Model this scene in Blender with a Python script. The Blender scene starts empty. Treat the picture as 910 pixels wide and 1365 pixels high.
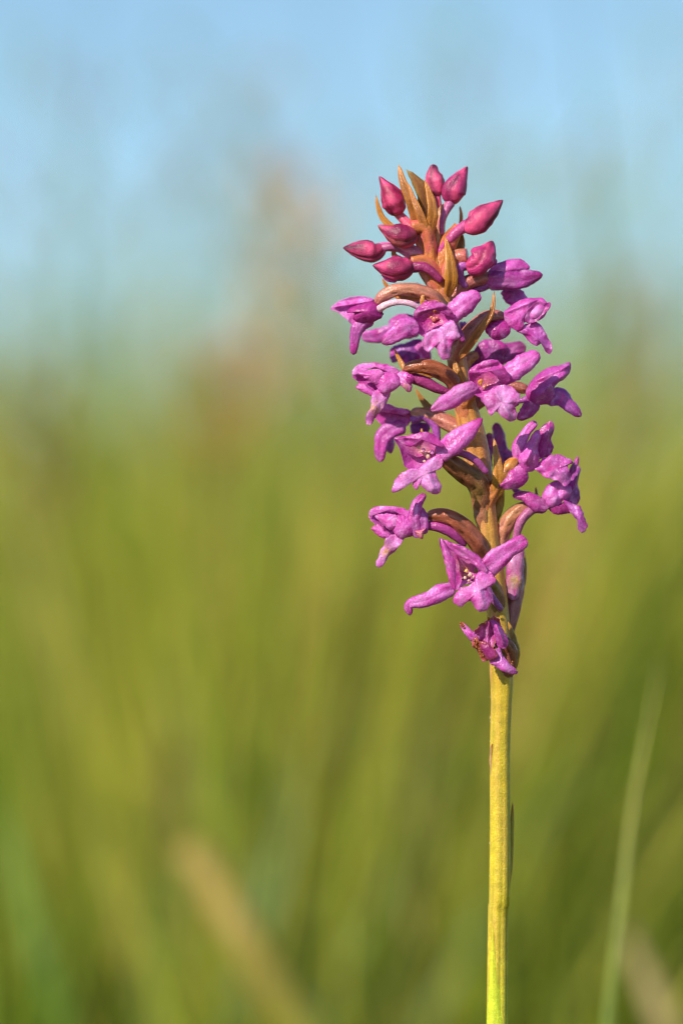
import bpy, math, random
import numpy as np
from mathutils import Vector, Matrix, noise

random.seed(7)
rng = np.random.default_rng(7)
C = bpy.context.scene.collection
S = 0.00008            # the orchid is modelled in units of 0.08 mm
DIST = 0.40            # lens to stem
PITCH = math.radians(4.0)
MID = Vector((0, 0, 0.27))
FWD = Vector((0, math.cos(PITCH), math.sin(PITCH)))
UP = Vector((0, -math.sin(PITCH), math.cos(PITCH)))

# ------------------------------------------------------------------ camera
cam_d = bpy.data.cameras.new("camera")
cam = bpy.data.objects.new("camera", cam_d)
C.objects.link(cam)
cam.location = MID - FWD * DIST
cam.rotation_euler = (math.pi / 2 + PITCH, 0, 0)
cam_d.sensor_fit = 'VERTICAL'
cam_d.sensor_height = 36
cam_d.lens = 36 * DIST / (1365 * S)
cam_d.clip_start = 0.01
cam_d.clip_end = 3000
cam_d.dof.use_dof = True
cam_d.dof.focus_distance = DIST - 45 * S
cam_d.dof.aperture_fstop = 10.5
bpy.context.scene.camera = cam
CAM = cam.location.copy()

# ------------------------------------------------------------------ sky, sun, exposure
SUN_EL, SUN_AZ = math.radians(32), math.radians(217)     # azimuth clockwise from +Y: behind the camera, to its left
world = bpy.data.worlds.new("World")
bpy.context.scene.world = world
world.use_nodes = True
wn = world.node_tree
bg = wn.nodes["Background"]
sky = wn.nodes.new("ShaderNodeTexSky")
sky.sky_type = 'NISHITA'
sky.sun_disc = False
sky.sun_elevation = SUN_EL
sky.sun_rotation = SUN_AZ
sky.altitude = 1200
sky.air_density = 1.0
sky.dust_density = 0.1
sky.ozone_density = 0.5
tint = wn.nodes.new("ShaderNodeMixRGB")          # the photograph's white balance, the same over the whole sky
tint.blend_type = 'MULTIPLY'
tint.inputs[0].default_value = 1.0
tint.inputs[2].default_value = (0.90, 1.03, 1.0, 1)
wn.links.new(sky.outputs[0], tint.inputs[1])
wn.links.new(tint.outputs[0], bg.inputs[0])
bg.inputs[1].default_value = 0.12
sun_d = bpy.data.lights.new("sun", 'SUN')
sun_d.energy = 4.6
sun_d.angle = math.radians(0.5)
sun_d.color = (1.0, 0.90, 0.74)
sun = bpy.data.objects.new("sun", sun_d)
C.objects.link(sun)
sd = Vector((math.sin(SUN_AZ) * math.cos(SUN_EL), math.cos(SUN_AZ) * math.cos(SUN_EL), math.sin(SUN_EL)))
sun.rotation_euler = sd.to_track_quat('Z', 'Y').to_euler()
vs = bpy.context.scene.view_settings
vs.view_transform = 'Standard'
vs.look = 'None'
vs.exposure = 0.2
vs.gamma = 1.0
try:
    bpy.context.scene.cycles.use_denoising = True
    bpy.context.scene.cycles.filter_width = 1.1
    bpy.context.scene.cycles.max_bounces = 8
    bpy.context.scene.cycles.transparent_max_bounces = 4
except Exception:
    pass

# ------------------------------------------------------------------ materials
def mat(name, build):
    m = bpy.data.materials.new(name)
    m.use_nodes = True
    nt = m.node_tree
    nt.nodes.clear()
    out = nt.nodes.new("ShaderNodeOutputMaterial")
    build(nt, out)
    return m

def N(nt, t, **kw):
    n = nt.nodes.new(t)
    for k, v in kw.items():
        if k in n.inputs.keys():
            n.inputs[k].default_value = v
        else:
            setattr(n, k, v)
    return n

def tissue(bump=0.35, trans=0.25, rough=0.45, spec=0.5, grain=9000.0, sss=0.0, vary=0.28, sheen=0.0, speckle=0.0):
    """Plant tissue: pigment from the 'pigment' attribute, cell-sized grain, soft blotches, some light let through."""
    def b(nt, out):
        L = nt.links.new
        att = N(nt, "ShaderNodeAttribute", attribute_name="pigment")
        tc = N(nt, "ShaderNodeTexCoord")
        blot = N(nt, "ShaderNodeTexNoise", Scale=900.0, Detail=3.0)
        L(tc.outputs["Object"], blot.inputs["Vector"])
        gr = N(nt, "ShaderNodeTexNoise", Scale=grain, Detail=2.0)
        L(tc.outputs["Object"], gr.inputs["Vector"])
        cell = N(nt, "ShaderNodeTexVoronoi", Scale=grain * 0.55)
        L(tc.outputs["Object"], cell.inputs["Vector"])
        mr = N(nt, "ShaderNodeMapRange")
        mr.inputs[1].default_value = 0.3; mr.inputs[2].default_value = 0.7
        mr.inputs[3].default_value = 1 - vary; mr.inputs[4].default_value = 1 + vary
        L(blot.outputs["Fac"], mr.inputs[0])
        mr2 = N(nt, "ShaderNodeMapRange")
        mr2.inputs[1].default_value = 0.3; mr2.inputs[2].default_value = 0.7
        mr2.inputs[3].default_value = 0.84; mr2.inputs[4].default_value = 1.16
        L(gr.outputs["Fac"], mr2.inputs[0])
        mul = N(nt, "ShaderNodeMath", operation='MULTIPLY')
        L(mr.outputs[0], mul.inputs[0]); L(mr2.outputs[0], mul.inputs[1])
        vm = N(nt, "ShaderNodeVectorMath", operation='SCALE')
        L(att.outputs["Color"], vm.inputs[0]); L(mul.outputs[0], vm.inputs["Scale"])
        col = vm.outputs[0]
        if speckle > 0:      # pale papillae, with their sparkle put into the colour
            sp = N(nt, "ShaderNodeTexNoise", Scale=grain * 0.45, Detail=1.0)
            L(tc.outputs["Object"], sp.inputs["Vector"])
            sm = N(nt, "ShaderNodeMapRange")
            sm.inputs[1].default_value = 0.55; sm.inputs[2].default_value = 0.70
            sm.inputs[3].default_value = 0.0; sm.inputs[4].default_value = speckle
            L(sp.outputs["Fac"], sm.inputs[0])
            mx = N(nt, "ShaderNodeMixRGB")
            lt = N(nt, "ShaderNodeVectorMath", operation='MULTIPLY_ADD')
            lt.inputs[1].default_value = (1.35, 1.6, 1.4); lt.inputs[2].default_value = (0.10, 0.07, 0.08)
            L(col, lt.inputs[0]); L(lt.outputs[0], mx.inputs[2])
            L(sm.outputs[0], mx.inputs[0]); L(col, mx.inputs[1])
            col = mx.outputs[0]
        add = N(nt, "ShaderNodeMath", operation='ADD')
        L(gr.outputs["Fac"], add.inputs[0]); L(cell.outputs["Distance"], add.inputs[1])
        bp = N(nt, "ShaderNodeBump", Strength=bump, Distance=0.00006)
        L(add.outputs[0], bp.inputs["Height"])
        p = N(nt, "ShaderNodeBsdfPrincipled", Roughness=rough)
        p.inputs["Specular IOR Level"].default_value = spec
        L(col, p.inputs["Base Color"])
        L(bp.outputs[0], p.inputs["Normal"])
        if sss > 0:
            p.inputs["Subsurface Weight"].default_value = sss
            p.inputs["Subsurface Radius"].default_value = (1.0, 0.3, 0.75)
            p.inputs["Subsurface Scale"].default_value = 0.00035
        if sheen > 0:
            p.inputs["Sheen Weight"].default_value = sheen
            p.inputs["Sheen Roughness"].default_value = 0.4
            p.inputs["Sheen Tint"].default_value = (1.0, 0.75, 0.95, 1)
        if trans > 0:
            tr = N(nt, "ShaderNodeBsdfTranslucent")
            L(col, tr.inputs["Color"]); L(bp.outputs[0], tr.inputs["Normal"])
            mix = N(nt, "ShaderNodeMixShader")
            mix.inputs[0].default_value = trans
            L(p.outputs[0], mix.inputs[1]); L(tr.outputs[0], mix.inputs[2])
            L(mix.outputs[0], out.inputs[0])
        else:
            L(p.outputs[0], out.inputs[0])
    return b

M_PETAL = mat("petal", tissue(bump=0.62, sss=0.70, trans=0.15, rough=0.32, spec=0.42, sheen=0.0, speckle=0.42, grain=6500, vary=0.16))
M_BUD = mat("bud_skin", tissue(bump=0.6, trans=0.04, rough=0.36, spec=0.45, sss=0.3, speckle=0.30, grain=11000, vary=0.30))
M_FLESH = mat("stem_skin", tissue(bump=0.5, trans=0.0, rough=0.30, spec=0.5, sss=0.35, speckle=0.30, grain=9000, vary=0.16))
M_GRASS = mat("grass_blade", tissue(bump=0.1, trans=0.35, rough=0.55, spec=0.3, grain=1500, vary=0.2))

def ground_b(nt, out):
    L = nt.links.new
    tc = N(nt, "ShaderNodeTexCoord")
    n1 = N(nt, "ShaderNodeTexNoise", Scale=3.0, Detail=8.0)
    L(tc.outputs["Object"], n1.inputs["Vector"])
    cr = N(nt, "ShaderNodeValToRGB")
    cr.color_ramp.elements[0].position = 0.35; cr.color_ramp.elements[0].color = (0.035, 0.045, 0.010, 1)
    cr.color_ramp.elements[1].position = 0.65; cr.color_ramp.elements[1].color = (0.12, 0.12, 0.025, 1)
    L(n1.outputs["Fac"], cr.inputs[0])
    p = N(nt, "ShaderNodeBsdfPrincipled", Roughness=0.9)
    L(cr.outputs[0], p.inputs["Base Color"])
    L(p.outputs[0], out.inputs[0])
M_GROUND = mat("meadow_soil", ground_b)

# ------------------------------------------------------------------ mesh helpers
def link(name, verts, faces, m, parent=None, cols=None, props=None, smooth=True):
    me = bpy.data.meshes.new(name)
    me.from_pydata([tuple(v) for v in verts], [], faces)
    if cols is not None:
        a = me.color_attributes.new("pigment", 'FLOAT_COLOR', 'POINT')
        arr = np.ones((len(verts), 4), dtype=np.float32)
        arr[:, :3] = np.asarray(cols, dtype=np.float32)[:, :3]
        a.data.foreach_set("color", arr.ravel())
    me.materials.append(m)
    if smooth:
        me.polygons.foreach_set("use_smooth", [True] * len(me.polygons))
    me.update()
    o = bpy.data.objects.new(name, me)
    C.objects.link(o)
    if parent is not None:
        o.parent = parent
    for k, v in (props or {}).items():
        o[k] = v
    return o

def V(p):
    """Plant coordinates -> metres in the orchid's own frame; x right, y down from the plant's reference, third towards the lens."""
    z = p[2] if len(p) > 2 else 0.0
    return Vector(((p[0] - 661) * S, -z * S, (1365 - p[1]) * S))

def mix3(a, b, f):
    f = max(0.0, min(1.0, f))
    return (a[0] + (b[0] - a[0]) * f, a[1] + (b[1] - a[1]) * f, a[2] + (b[2] - a[2]) * f)

def crom(pts, n, closed=False):
    """Catmull-Rom through points (any dimension), n samples evenly by chord length."""
    P = np.array(pts, dtype=float)
    k = len(P)
    out = []
    segs = k if closed else k - 1
    for i in range(segs):
        if closed:
            a, b, c, d = P[(i - 1) % k], P[i], P[(i + 1) % k], P[(i + 2) % k]
        else:
            a = P[i - 1] if i > 0 else 2 * P[0] - P[1]
            b, c = P[i], P[i + 1]
            d = P[i + 2] if i + 2 < k else 2 * P[-1] - P[-2]
        for t in np.linspace(0, 1, 16, endpoint=False):
            out.append(0.5 * ((2 * b) + (c - a) * t + (2 * a - 5 * b + 4 * c - d) * t * t + (3 * b - a - 3 * c + d) * t ** 3))
    out.append(P[0] if closed else P[-1])
    out = np.array(out)
    dl = np.r_[0, np.cumsum(np.linalg.norm(np.diff(out[:, :3], axis=0), axis=1))]
    q = np.linspace(0, dl[-1], n + 1 if closed else n)
    if closed:
        q = q[:-1]
    return np.stack([np.interp(q, dl, out[:, j]) for j in range(out.shape[1])], axis=1)

def nz(x, y, z=0.0):
    return noise.noise(Vector((x, y, z)))

# pigments and a shaded violet (linear)
PINK = (0.82, 0.165, 0.62)
PALE = (0.90, 0.32, 0.76)
MAG = (0.60, 0.050, 0.38)
DEEP = (0.30, 0.012, 0.16)
VIOL = (0.44, 0.11, 0.46)  # violet petal tone with shade put into the colour
CRIM = (0.40, 0.010, 0.085)
CRIMD = (0.11, 0.008, 0.05)
ROSE = (0.82, 0.09, 0.26)
BROWN = (0.54, 0.155, 0.055)
BROWND = (0.22, 0.065, 0.025)
OCHRE = (0.64, 0.26, 0.045)
GOLD = (0.58, 0.29, 0.020)
OLIVE = (0.20, 0.17, 0.03)
PEACH = (0.66, 0.34, 0.20)
RUST = (0.38, 0.10, 0.02)
YELLOW = (0.66, 0.53, 0.035)

def petal(name, spine, w, col, parent, tip=DEEP, tipamt=0.7, cup=0.08, thick=1.3, roll=0.0, rim=0.25, groove=0.05,
          ruf=0.09, mid=None, seed=None, props=None, m=None, stain=None, twist=0.0, vein=0.12, nu=17, ns=40, blunt=0.42):
    """A fleshy strap: spine (x,y,z), widths along it, lens-shaped section with cup, groove and wavy edge."""
    seed = random.random() * 100 if seed is None else seed
    roll += random.uniform(-16, 16)
    sp = crom([tuple(p) + (0,) * (3 - len(p)) for p in spine], ns)
    wi = np.interp(np.linspace(0, 1, ns), np.linspace(0, 1, len(w)), w)
    T = np.gradient(sp, axis=0)
    T /= np.linalg.norm(T, axis=1)[:, None] + 1e-9
    if mid is None and m is None:
        mid = mix3(col, (0.90, 0.30, 0.74), 0.40)
    verts, cols = [], []
    prevside = None
    for i in range(ns):
        t = i / (ns - 1)
        cap = 1.0
        if t > 0.88:
            cap = max(0.0, 1 - ((t - 0.88) / 0.12) ** 2) ** blunt
        ww = wi[i] * 0.58 * max(cap, 0.04)
        tg = T[i]
        nrm = np.array([0, 0, 1.0])
        side = np.cross(tg, nrm)
        if np.linalg.norm(side) < 0.25:
            side = prevside if prevside is not None else np.array([1.0, 0, 0])
        side = side / (np.linalg.norm(side) + 1e-9)
        if prevside is not None:
            side = side * 0.6 + prevside * 0.4
            side /= np.linalg.norm(side)
        prevside = side
        nrm = np.cross(side, tg)
        nrm /= np.linalg.norm(nrm) + 1e-9
        if nrm[2] < 0:
            nrm = -nrm
        a = math.radians(roll + twist * t)
        s2 = side * math.cos(a) + nrm * math.sin(a)
        n2 = -side * math.sin(a) + nrm * math.cos(a)
        if t < 0.07:
            ww *= 0.35 + 0.65 * math.sqrt(t / 0.07)
        for layer in (0, 1):
            us = np.sin(np.linspace(-1, 1, nu) * math.pi / 2)
            us = us if layer == 0 else us[::-1][1:-1]
            for u in us:
                wob = 1 + (ruf * 2 * nz(t * 4 + seed, 5 if u > 0 else 0, seed) + ruf * 1.1 * nz(t * 13 + seed, 9 if u > 0 else 2, seed)) * abs(u)
                off = cup * wi[i] * 0.5 * (1 - u * u + 0.5 * max(0, abs(u) - 0.7)) * cap
                off -= 0.16 * wi[i] * (max(0, abs(u) - 0.66) / 0.34) ** 2 * cap if m is None else 0
                off += ruf * wi[i] * 1.1 * nz(t * 4 + seed, u * 1.3, seed + 3) * (0.4 + abs(u))
                gr = -groove * wi[i] * math.exp(-(u / 0.16) ** 2) * cap
                vn = vein * math.cos(u * 9.0 + 0.4 * math.sin(t * 6)) * thick * 0.25 * (1 - abs(u))
                th = thick * 0.5 * math.sqrt(max(0, 1 - abs(u) ** 4 * 0.9)) * min(1, cap + 0.1)
                d = off + (gr + vn + th if layer == 0 else -th + gr * 0.5)
                p = sp[i] + s2 * (u * ww * wob) + n2 * d
                verts.append(V(p))
                e = abs(u)
                c = mix3(col, mid, math.exp(-(u / 0.45) ** 2) * (1 - 0.5 * t)) if mid else col
                c = mix3(c, tip, rim * (0.6 * e ** 5 + 2.2 * e ** 16) + 1.3 * tipamt * max(0, (t - 0.74) / 0.26) ** 1.4)
                q = nz(t * 3.5 + seed, u * 1.6, seed + 7) + 0.6 * nz(t * 9 + seed, u * 4, seed + 9)
                if m is None:
                    c = mix3(c, MAG, 1.3 * max(0, q)); c = mix3(c, (0.94, 0.42, 0.82), 0.7 * max(0, -q - 0.1))
                f = 1 - 0.22 * max(0, math.cos(u * 13 + 2.5 * nz(t * 3, seed, 1))) ** 4 * (1 - e) + 0.12 * nz(t * 9, u * 4, seed)
                c = (c[0] * f, c[1] * f, c[2] * f)
                if stain:
                    for (x, y, r, sc, amt) in stain:
                        g = amt * math.exp(-((p[0] - x) ** 2 + (p[1] - y) ** 2) / (r * r)) * (0.7 + 0.9 * nz(p[0] * 0.3, p[1] * 0.3, seed))
                        c = mix3(c, sc, g)
                cols.append(c)
    R = nu + nu - 2
    faces = []
    for i in range(ns - 1):
        for j in range(R):
            a, b = i * R + j, i * R + (j + 1) % R
            faces.append((a, b, b + R, a + R))
    faces.append(tuple(range(R))[::-1])
    faces.append(tuple((ns - 1) * R + j for j in range(R)))
    return link(name, verts, faces, m or M_PETAL, parent, cols, props)

def sheet(name, outline, col, parent, z=0.0, bulge=8.0, thick=1.5, rimc=None, rim=0.3, core=None, corer=0.4, dents=(), creases=(),
          ruf=1.2, centre=None, tilt=(0, 0), seed=None, props=None, m=None, stain=None, nb=84, nr=12, prof=2.0, jag=0.0):
    """A thin fleshy lobe with a free outline: domed or hollow, with dents and creases, closed front and back."""
    seed = random.random() * 100 if seed is None else seed
    O = [(p[0], p[1], p[2] if len(p) > 2 else 0.0) for p in outline]
    B = crom(O, nb, closed=True)
    for j in range(nb):
        B[j, 0] += 1.1 * nz(j * 0.28, seed, 4) + 0.5 * nz(j * 0.9, seed, 6); B[j, 1] += 1.1 * nz(j * 0.28, seed, 14) + 0.5 * nz(j * 0.9, seed, 16)
    cx, cy = centre if centre else (B[:, 0].mean(), B[:, 1].mean())
    cz = float(B[:, 2].mean())
    def depth(x, y, r):
        d = z + tilt[0] * (x - cx) + tilt[1] * (y - cy)
        d += bulge * (1 - r ** prof)
        d += ruf * 2.6 * nz(x * 0.05 + seed, y * 0.05, seed) + ruf * 0.5 * nz(x * 0.13, y * 0.13 + seed, seed) + ruf * 2.0 * nz(x * 0.09 + seed, y * 0.09, 5) * r ** 3
        for (dx, dy, dr, am) in dents:
            d += am * math.exp(-((x - dx) ** 2 + (y - dy) ** 2) / (dr * dr))
        for (x0, y0, x1, y1, wd, am) in creases:
            vx, vy = x1 - x0, y1 - y0
            tt = max(0, min(1, ((x - x0) * vx + (y - y0) * vy) / (vx * vx + vy * vy)))
            q = (x - x0 - vx * tt) ** 2 + (y - y0 - vy * tt) ** 2
            d += 1.6 * am * math.exp(-q / (wd * wd))
        return d
    verts, cols = [], []
    def add(layer):
        rings = range(nr, 0, -1)
        idx = []
        for k in rings:
            if layer == 1 and k == nr:
                continue
            r = k / nr
            r2 = math.sin(math.pi / 2 * r)
            row = []
            for j in range(nb):
                jx = 1 + jag * nz(j * 0.6, seed, 2) * r if jag else 1
                x = cx + (B[j, 0] - cx) * r2 * jx * 1.05
                y = cy + (B[j, 1] - cy) * r2 * jx * 1.05
                zz = cz + (B[j, 2] - cz) * r2 + depth(x, y, r2)
                th = thick * 0.5 * math.sqrt(max(0, 1 - r2 ** 8))
                zz += 0.25 * nz(x * 0.34, y * 0.2 + seed, seed)
                zz += th if layer == 0 else -th
                row.append(len(verts))
                verts.append(V((x, y, zz)))
                c = col
                if core:
                    c = mix3(c, core, math.exp(-(r2 / corer) ** 2))
                c = mix3(c, MAG if m is None else c, 0.5 * r2 ** 5)
                c = mix3(c, DEEP if m is None else c, 0.45 * r2 ** 30)
                if rimc:
                    c = mix3(c, rimc, rim * r2 ** 5 + rim * 0.5 * max(0, nz(x * 0.1, y * 0.1, seed + 8)) * r2)
                ang = math.atan2(y - cy, x - cx)
                q = nz(x * 0.07 + seed, y * 0.07, seed + 7) + 0.6 * nz(x * 0.18 + seed, y * 0.18, seed + 9)
                if m is None and col[2] > 0.3:
                    c = mix3(c, MAG, 1.2 * max(0, q)); c = mix3(c, (0.94, 0.42, 0.82), 0.65 * max(0, -q - 0.1))
                f = 1 + 0.10 * nz(ang * 5, seed, r2 * 0.7)
                c = (c[0] * f, c[1] * f, c[2] * f)
                if stain:
                    for (sx, sy, sr, sc, amt) in stain:
                        g = amt * math.exp(-((x - sx) ** 2 + (y - sy) ** 2) / (sr * sr)) * (0.75 + 1.2 * nz(x * 0.25, y * 0.25, seed))
                        c = mix3(c, sc, g)
                cols.append(c)
            idx.append(row)
        th = thick * 0.5
        verts.append(V((cx, cy, cz + depth(cx, cy, 0) + (th if layer == 0 else -th))))
        cols.append(mix3(col, core, 1) if core else col)
        return idx, len(verts) - 1
    f_rows, fc = add(0)
    b_rows, bc = add(1)
    b_rows = [f_rows[0]] + b_rows
    faces = []
    for rows, cen, flip in ((f_rows, fc, False), (b_rows, bc, True)):
        for a, b in zip(rows[:-1], rows[1:]):
            for j in range(nb):
                q = (a[j], a[(j + 1) % nb], b[(j + 1) % nb], b[j])
                faces.append(q[::-1] if flip else q)
        a = rows[-1]
        for j in range(nb):
            q = (a[j], a[(j + 1) % nb], cen)
            faces.append(q[::-1] if flip else q)
    return link(name, verts, faces, m or M_PETAL, parent, cols, props)

def tube(name, spine, rad, col, parent, m=None, ribs=0, ribamp=0.0, ribtwist=0.0, flat=1.0, nphi=20, ns=32, c2=None, lump=0.04,
         seed=None, props=None, patch=None, patchamt=0.5, round_end=True, round_start=False, colf=None):
    """A living tube: spine, radii, ribs that may twist, lumps; pigment runs from col to c2."""
    seed = random.random() * 100 if seed is None else seed
    sp = crom([tuple(p) + (0,) * (3 - len(p)) for p in spine], ns)
    if sp.shape[1] > 3:
        ra, sp = sp[:, 3], sp[:, :3]
    else:
        ra = np.interp(np.linspace(0, 1, ns), np.linspace(0, 1, len(rad)), rad)
    T = np.gradient(sp, axis=0)
    T /= np.linalg.norm(T, axis=1)[:, None] + 1e-9
    ref = np.array([0, 0, 1.0]) if abs(T[0][2]) < 0.8 else np.array([1.0, 0, 0])
    verts, cols = [], []
    for i in range(ns):
        t = i / (ns - 1)
        u = np.cross(T[i], ref); u /= np.linalg.norm(u) + 1e-9
        v = np.cross(u, T[i]); ref = v
        r = ra[i]
        if round_end and t > 0.92:
            r *= math.sqrt(max(0.01, 1 - ((t - 0.92) / 0.08) ** 2))
        if round_start and t < 0.08:
            r *= math.sqrt(max(0.01, 1 - ((0.08 - t) / 0.08) ** 2))
        for j in range(nphi):
            ph = 2 * math.pi * j / nphi
            k = 1.0
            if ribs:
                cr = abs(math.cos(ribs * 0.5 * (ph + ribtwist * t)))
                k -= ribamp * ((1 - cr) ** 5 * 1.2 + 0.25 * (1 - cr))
            k += lump * 2 * nz(t * 7 + seed, math.cos(ph) + seed, math.sin(ph))
            p = sp[i] + (u * math.cos(ph) + v * math.sin(ph) * flat) * r * k
            verts.append(V(p))
            c = mix3(col, c2, t) if c2 else col
            if colf:
                c = colf(t, ph, p)
            if patch:
                c = mix3(c, patch, patchamt * max(0, min(1, 0.4 + 2.2 * nz(math.cos(ph) * 0.9 + seed, math.sin(ph) * 0.9, t * 5 + seed))))
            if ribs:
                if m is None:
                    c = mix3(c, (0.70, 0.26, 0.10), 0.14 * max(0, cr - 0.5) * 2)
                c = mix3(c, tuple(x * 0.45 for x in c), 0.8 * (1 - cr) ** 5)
            cols.append(c)
    faces = []
    for i in range(ns - 1):
        for j in range(nphi):
            a, b = i * nphi + j, i * nphi + (j + 1) % nphi
            faces.append((a, a + nphi, b + nphi, b))
    faces.append(tuple(range(nphi)))
    faces.append(tuple((ns - 1) * nphi + j for j in range(nphi))[::-1])
    return link(name, verts, faces, m or M_FLESH, parent, cols, props)

def blobs(name, pts, parent, m=None, props=None):
    """A cluster of small soft lumps joined into one organ: (x, y, z, r, colour)."""
    verts, faces, cols = [], [], []
    for (x, y, z, r, c) in pts:
        b = len(verts)
        n1, n2 = 7, 10
        for i in range(n1 + 1):
            th = math.pi * i / n1
            for j in range(n2):
                ph = 2 * math.pi * j / n2
                d = Vector((math.sin(th) * math.cos(ph), math.cos(th), math.sin(th) * math.sin(ph)))
                k = r * (1 + 0.5 * nz(d.x * 2 + x, d.y * 2 + y, d.z * 2))
                verts.append(V((x + d.x * k * 0.8, y + d.y * k * 0.8, z + d.z * k * 0.5)))
                cols.append(c)
        for i in range(n1):
            for j in range(n2):
                a, e = b + i * n2 + j, b + i * n2 + (j + 1) % n2
                faces.append((a, e, e + n2, a + n2))
    return link(name, verts, faces, m or M_PETAL, parent, cols, props)

def empty(name, loc, parent=None, **props):
    o = bpy.data.objects.new(name, None)
    o.empty_display_size = 0.01
    C.objects.link(o)
    o.location = loc
    if parent is not None:
        o.parent = parent
    for k, v in props.items():
        o[k] = v
    return o

# ------------------------------------------------------------------ terrain
def ground_h(x, y):
    """Meadow: level round the orchid, then a slope climbing away to a crest, falling gently behind it."""
    d = np.maximum(y - 0.6, 0)
    up = 0.046 * np.minimum(d, 26) * np.minimum(d / 1.5, 1) - 0.02 * np.maximum(d - 26, 0)
    b = 0.03 * np.sin(x * 1.3 + 0.4) * np.cos(y * 0.9) * np.minimum(np.hypot(x, y) / 1.5, 1)
    return np.maximum(up + b, -40)

def axis_steps(lim):
    a = [0.0]; s = 0.15
    while a[-1] < lim:
        a.append(a[-1] + s); s *= 1.13
    return a
ax = axis_steps(1500)
gx = np.array([-v for v in ax[::-1]] + ax[1:])
X, Y = np.meshgrid(gx, gx)
Z = ground_h(X, Y)
n = len(gx)
gv = np.stack([X.ravel(), Y.ravel(), Z.ravel()], axis=1)
gf = [(i * n + j, i * n + j + 1, (i + 1) * n + j + 1, (i + 1) * n + j) for i in range(n - 1) for j in range(n - 1)]
link("ground", gv, gf, M_GROUND, props={"kind": "structure"})

# ------------------------------------------------------------------ the orchid
ROOT_LOC = MID + Vector(((661 - 455) * S, 0, 0)) + UP * ((682.5 - 1365) * S)
orchid = empty("orchid", ROOT_LOC, label="magenta fragrant orchid in flower with a dense tapering spike on a yellow-green stem", category="orchid")
orchid.rotation_euler = (PITCH, 0, 0)
bpy.context.view_layer.update()

# stem: runs from the soil to the tip of the spike
base_drop = (ROOT_LOC.z) / S / math.cos(PITCH) + 40
def stem_col(t, ph, p):
    y = p[1]
    if y > 1250: c = mix3(YELLOW, (0.58, 0.66, 0.03), (y - 1270) / 140)
    elif y > 900: c = mix3((0.62, 0.44, 0.03), YELLOW, (y - 900) / 250)
    else: c = mix3((0.60, 0.25, 0.06), (0.62, 0.40, 0.03), (y - 600) / 300)
    # reddish flush in streaks, mostly on the flanks and high up
    k = nz(math.cos(ph) * 1.6 + 4, math.sin(ph) * 1.6, y * 0.012)
    amt = max(0, min(1, 0.25 + 1.4 * k)) * (0.5 if y < 900 else 0.16)
    c = mix3(c, (0.56, 0.20, 0.16), amt)
    g = nz(math.cos(ph) * 2.5 + 9, math.sin(ph) * 2.5, y * 0.02)
    return mix3(c, (0.34, 0.32, 0.04), max(0, g) * 0.5)
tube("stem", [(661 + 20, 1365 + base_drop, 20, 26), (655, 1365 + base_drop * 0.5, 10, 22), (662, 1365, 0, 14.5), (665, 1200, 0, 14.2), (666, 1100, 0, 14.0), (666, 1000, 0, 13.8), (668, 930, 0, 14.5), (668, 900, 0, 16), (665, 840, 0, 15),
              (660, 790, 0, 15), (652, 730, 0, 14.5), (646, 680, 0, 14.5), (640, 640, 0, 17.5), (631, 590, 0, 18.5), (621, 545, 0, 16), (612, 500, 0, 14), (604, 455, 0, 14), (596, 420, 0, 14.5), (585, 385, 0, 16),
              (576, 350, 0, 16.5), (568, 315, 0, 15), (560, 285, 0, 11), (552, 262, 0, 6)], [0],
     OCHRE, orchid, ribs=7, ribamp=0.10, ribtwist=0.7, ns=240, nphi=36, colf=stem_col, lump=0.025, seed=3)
# sheathing stem leaf low down, edges free of the stem
petal("stem_leaf", [(668, 1600, 8), (662, 1450, 8), (659, 1360, 8), (658, 1310, 9), (657, 1270, 10), (656, 1232, 12)], [36, 32, 30, 22, 12, 2], (0.60, 0.66, 0.04), orchid,
      tip=YELLOW, cup=0.66, thick=3, m=M_FLESH, groove=0, ruf=0.02, rim=0.1)
petal("stem_leaf", [(672, 1200, -6), (678, 1150, -8), (682, 1100, -6), (683, 1070, -3)], [10, 10, 6, 2], (0.40, 0.34, 0.05), orchid, tip=RUST, cup=0.3, thick=3, m=M_FLESH, groove=0)
petal("stem_leaf", [(657, 1040, 4), (654, 1012, 6), (655, 990, 9)], [5, 5, 2], (0.50, 0.30, 0.12), orchid, tip=RUST, cup=0.3, thick=3, m=M_FLESH, groove=0)

# ---- bracts (tips point up)
def bract(sp, w, col=GOLD, tip=OCHRE, cup=0.5, edge=BROWN, **k):
    w = [x * 0.88 for x in w]; col = mix3(col, (0.46, 0.13, 0.05), 0.42)
    return petal("bract", sp, w, col, orchid, tip=tip, tipamt=0.6, cup=cup * 0.6, thick=2.2, m=M_FLESH, groove=0.16, rim=0.55, ruf=0.07, blunt=1.0, vein=1.2, mid=mix3(col, BROWND, 0.35), **k)
bract([(556, 300, 4), (548, 270, 14), (537, 245, 12), (531, 220, 6)], [14, 17, 12, 5], col=(0.36, 0.17, 0.03), roll=-25)
bract([(572, 300, -6), (566, 262, 0), (553, 240, 4), (541, 226, 2)], [28, 28, 17, 4], col=(0.20, 0.12, 0.02), tip=OLIVE, roll=20)
bract([(570, 322, 12), (560, 290, 22), (551, 268, 20), (544, 246, 16)], [12, 12, 8, 3], col=(0.48, 0.20, 0.05))
bract([(572, 312, 12), (576, 285, 22), (572, 262, 22), (565, 241, 18)], [11, 15, 10, 3], col=(0.48, 0.22, 0.04))
bract([(582, 320, -14), (574, 280, -12), (566, 250, -14), (560, 238, -14)], [22, 22, 12, 3], col=ROSE, tip=OCHRE)
bract([(596, 394, 14), (600, 374, 26), (598, 345, 27), (592, 316, 20)], [12, 19, 11, 3], col=GOLD)
bract([(560, 322, -6), (534, 310, -12), (512, 292, -14), (504, 274, -14), (501, 258, -14)], [9, 9, 9, 7, 3], col=GOLD)
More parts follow.
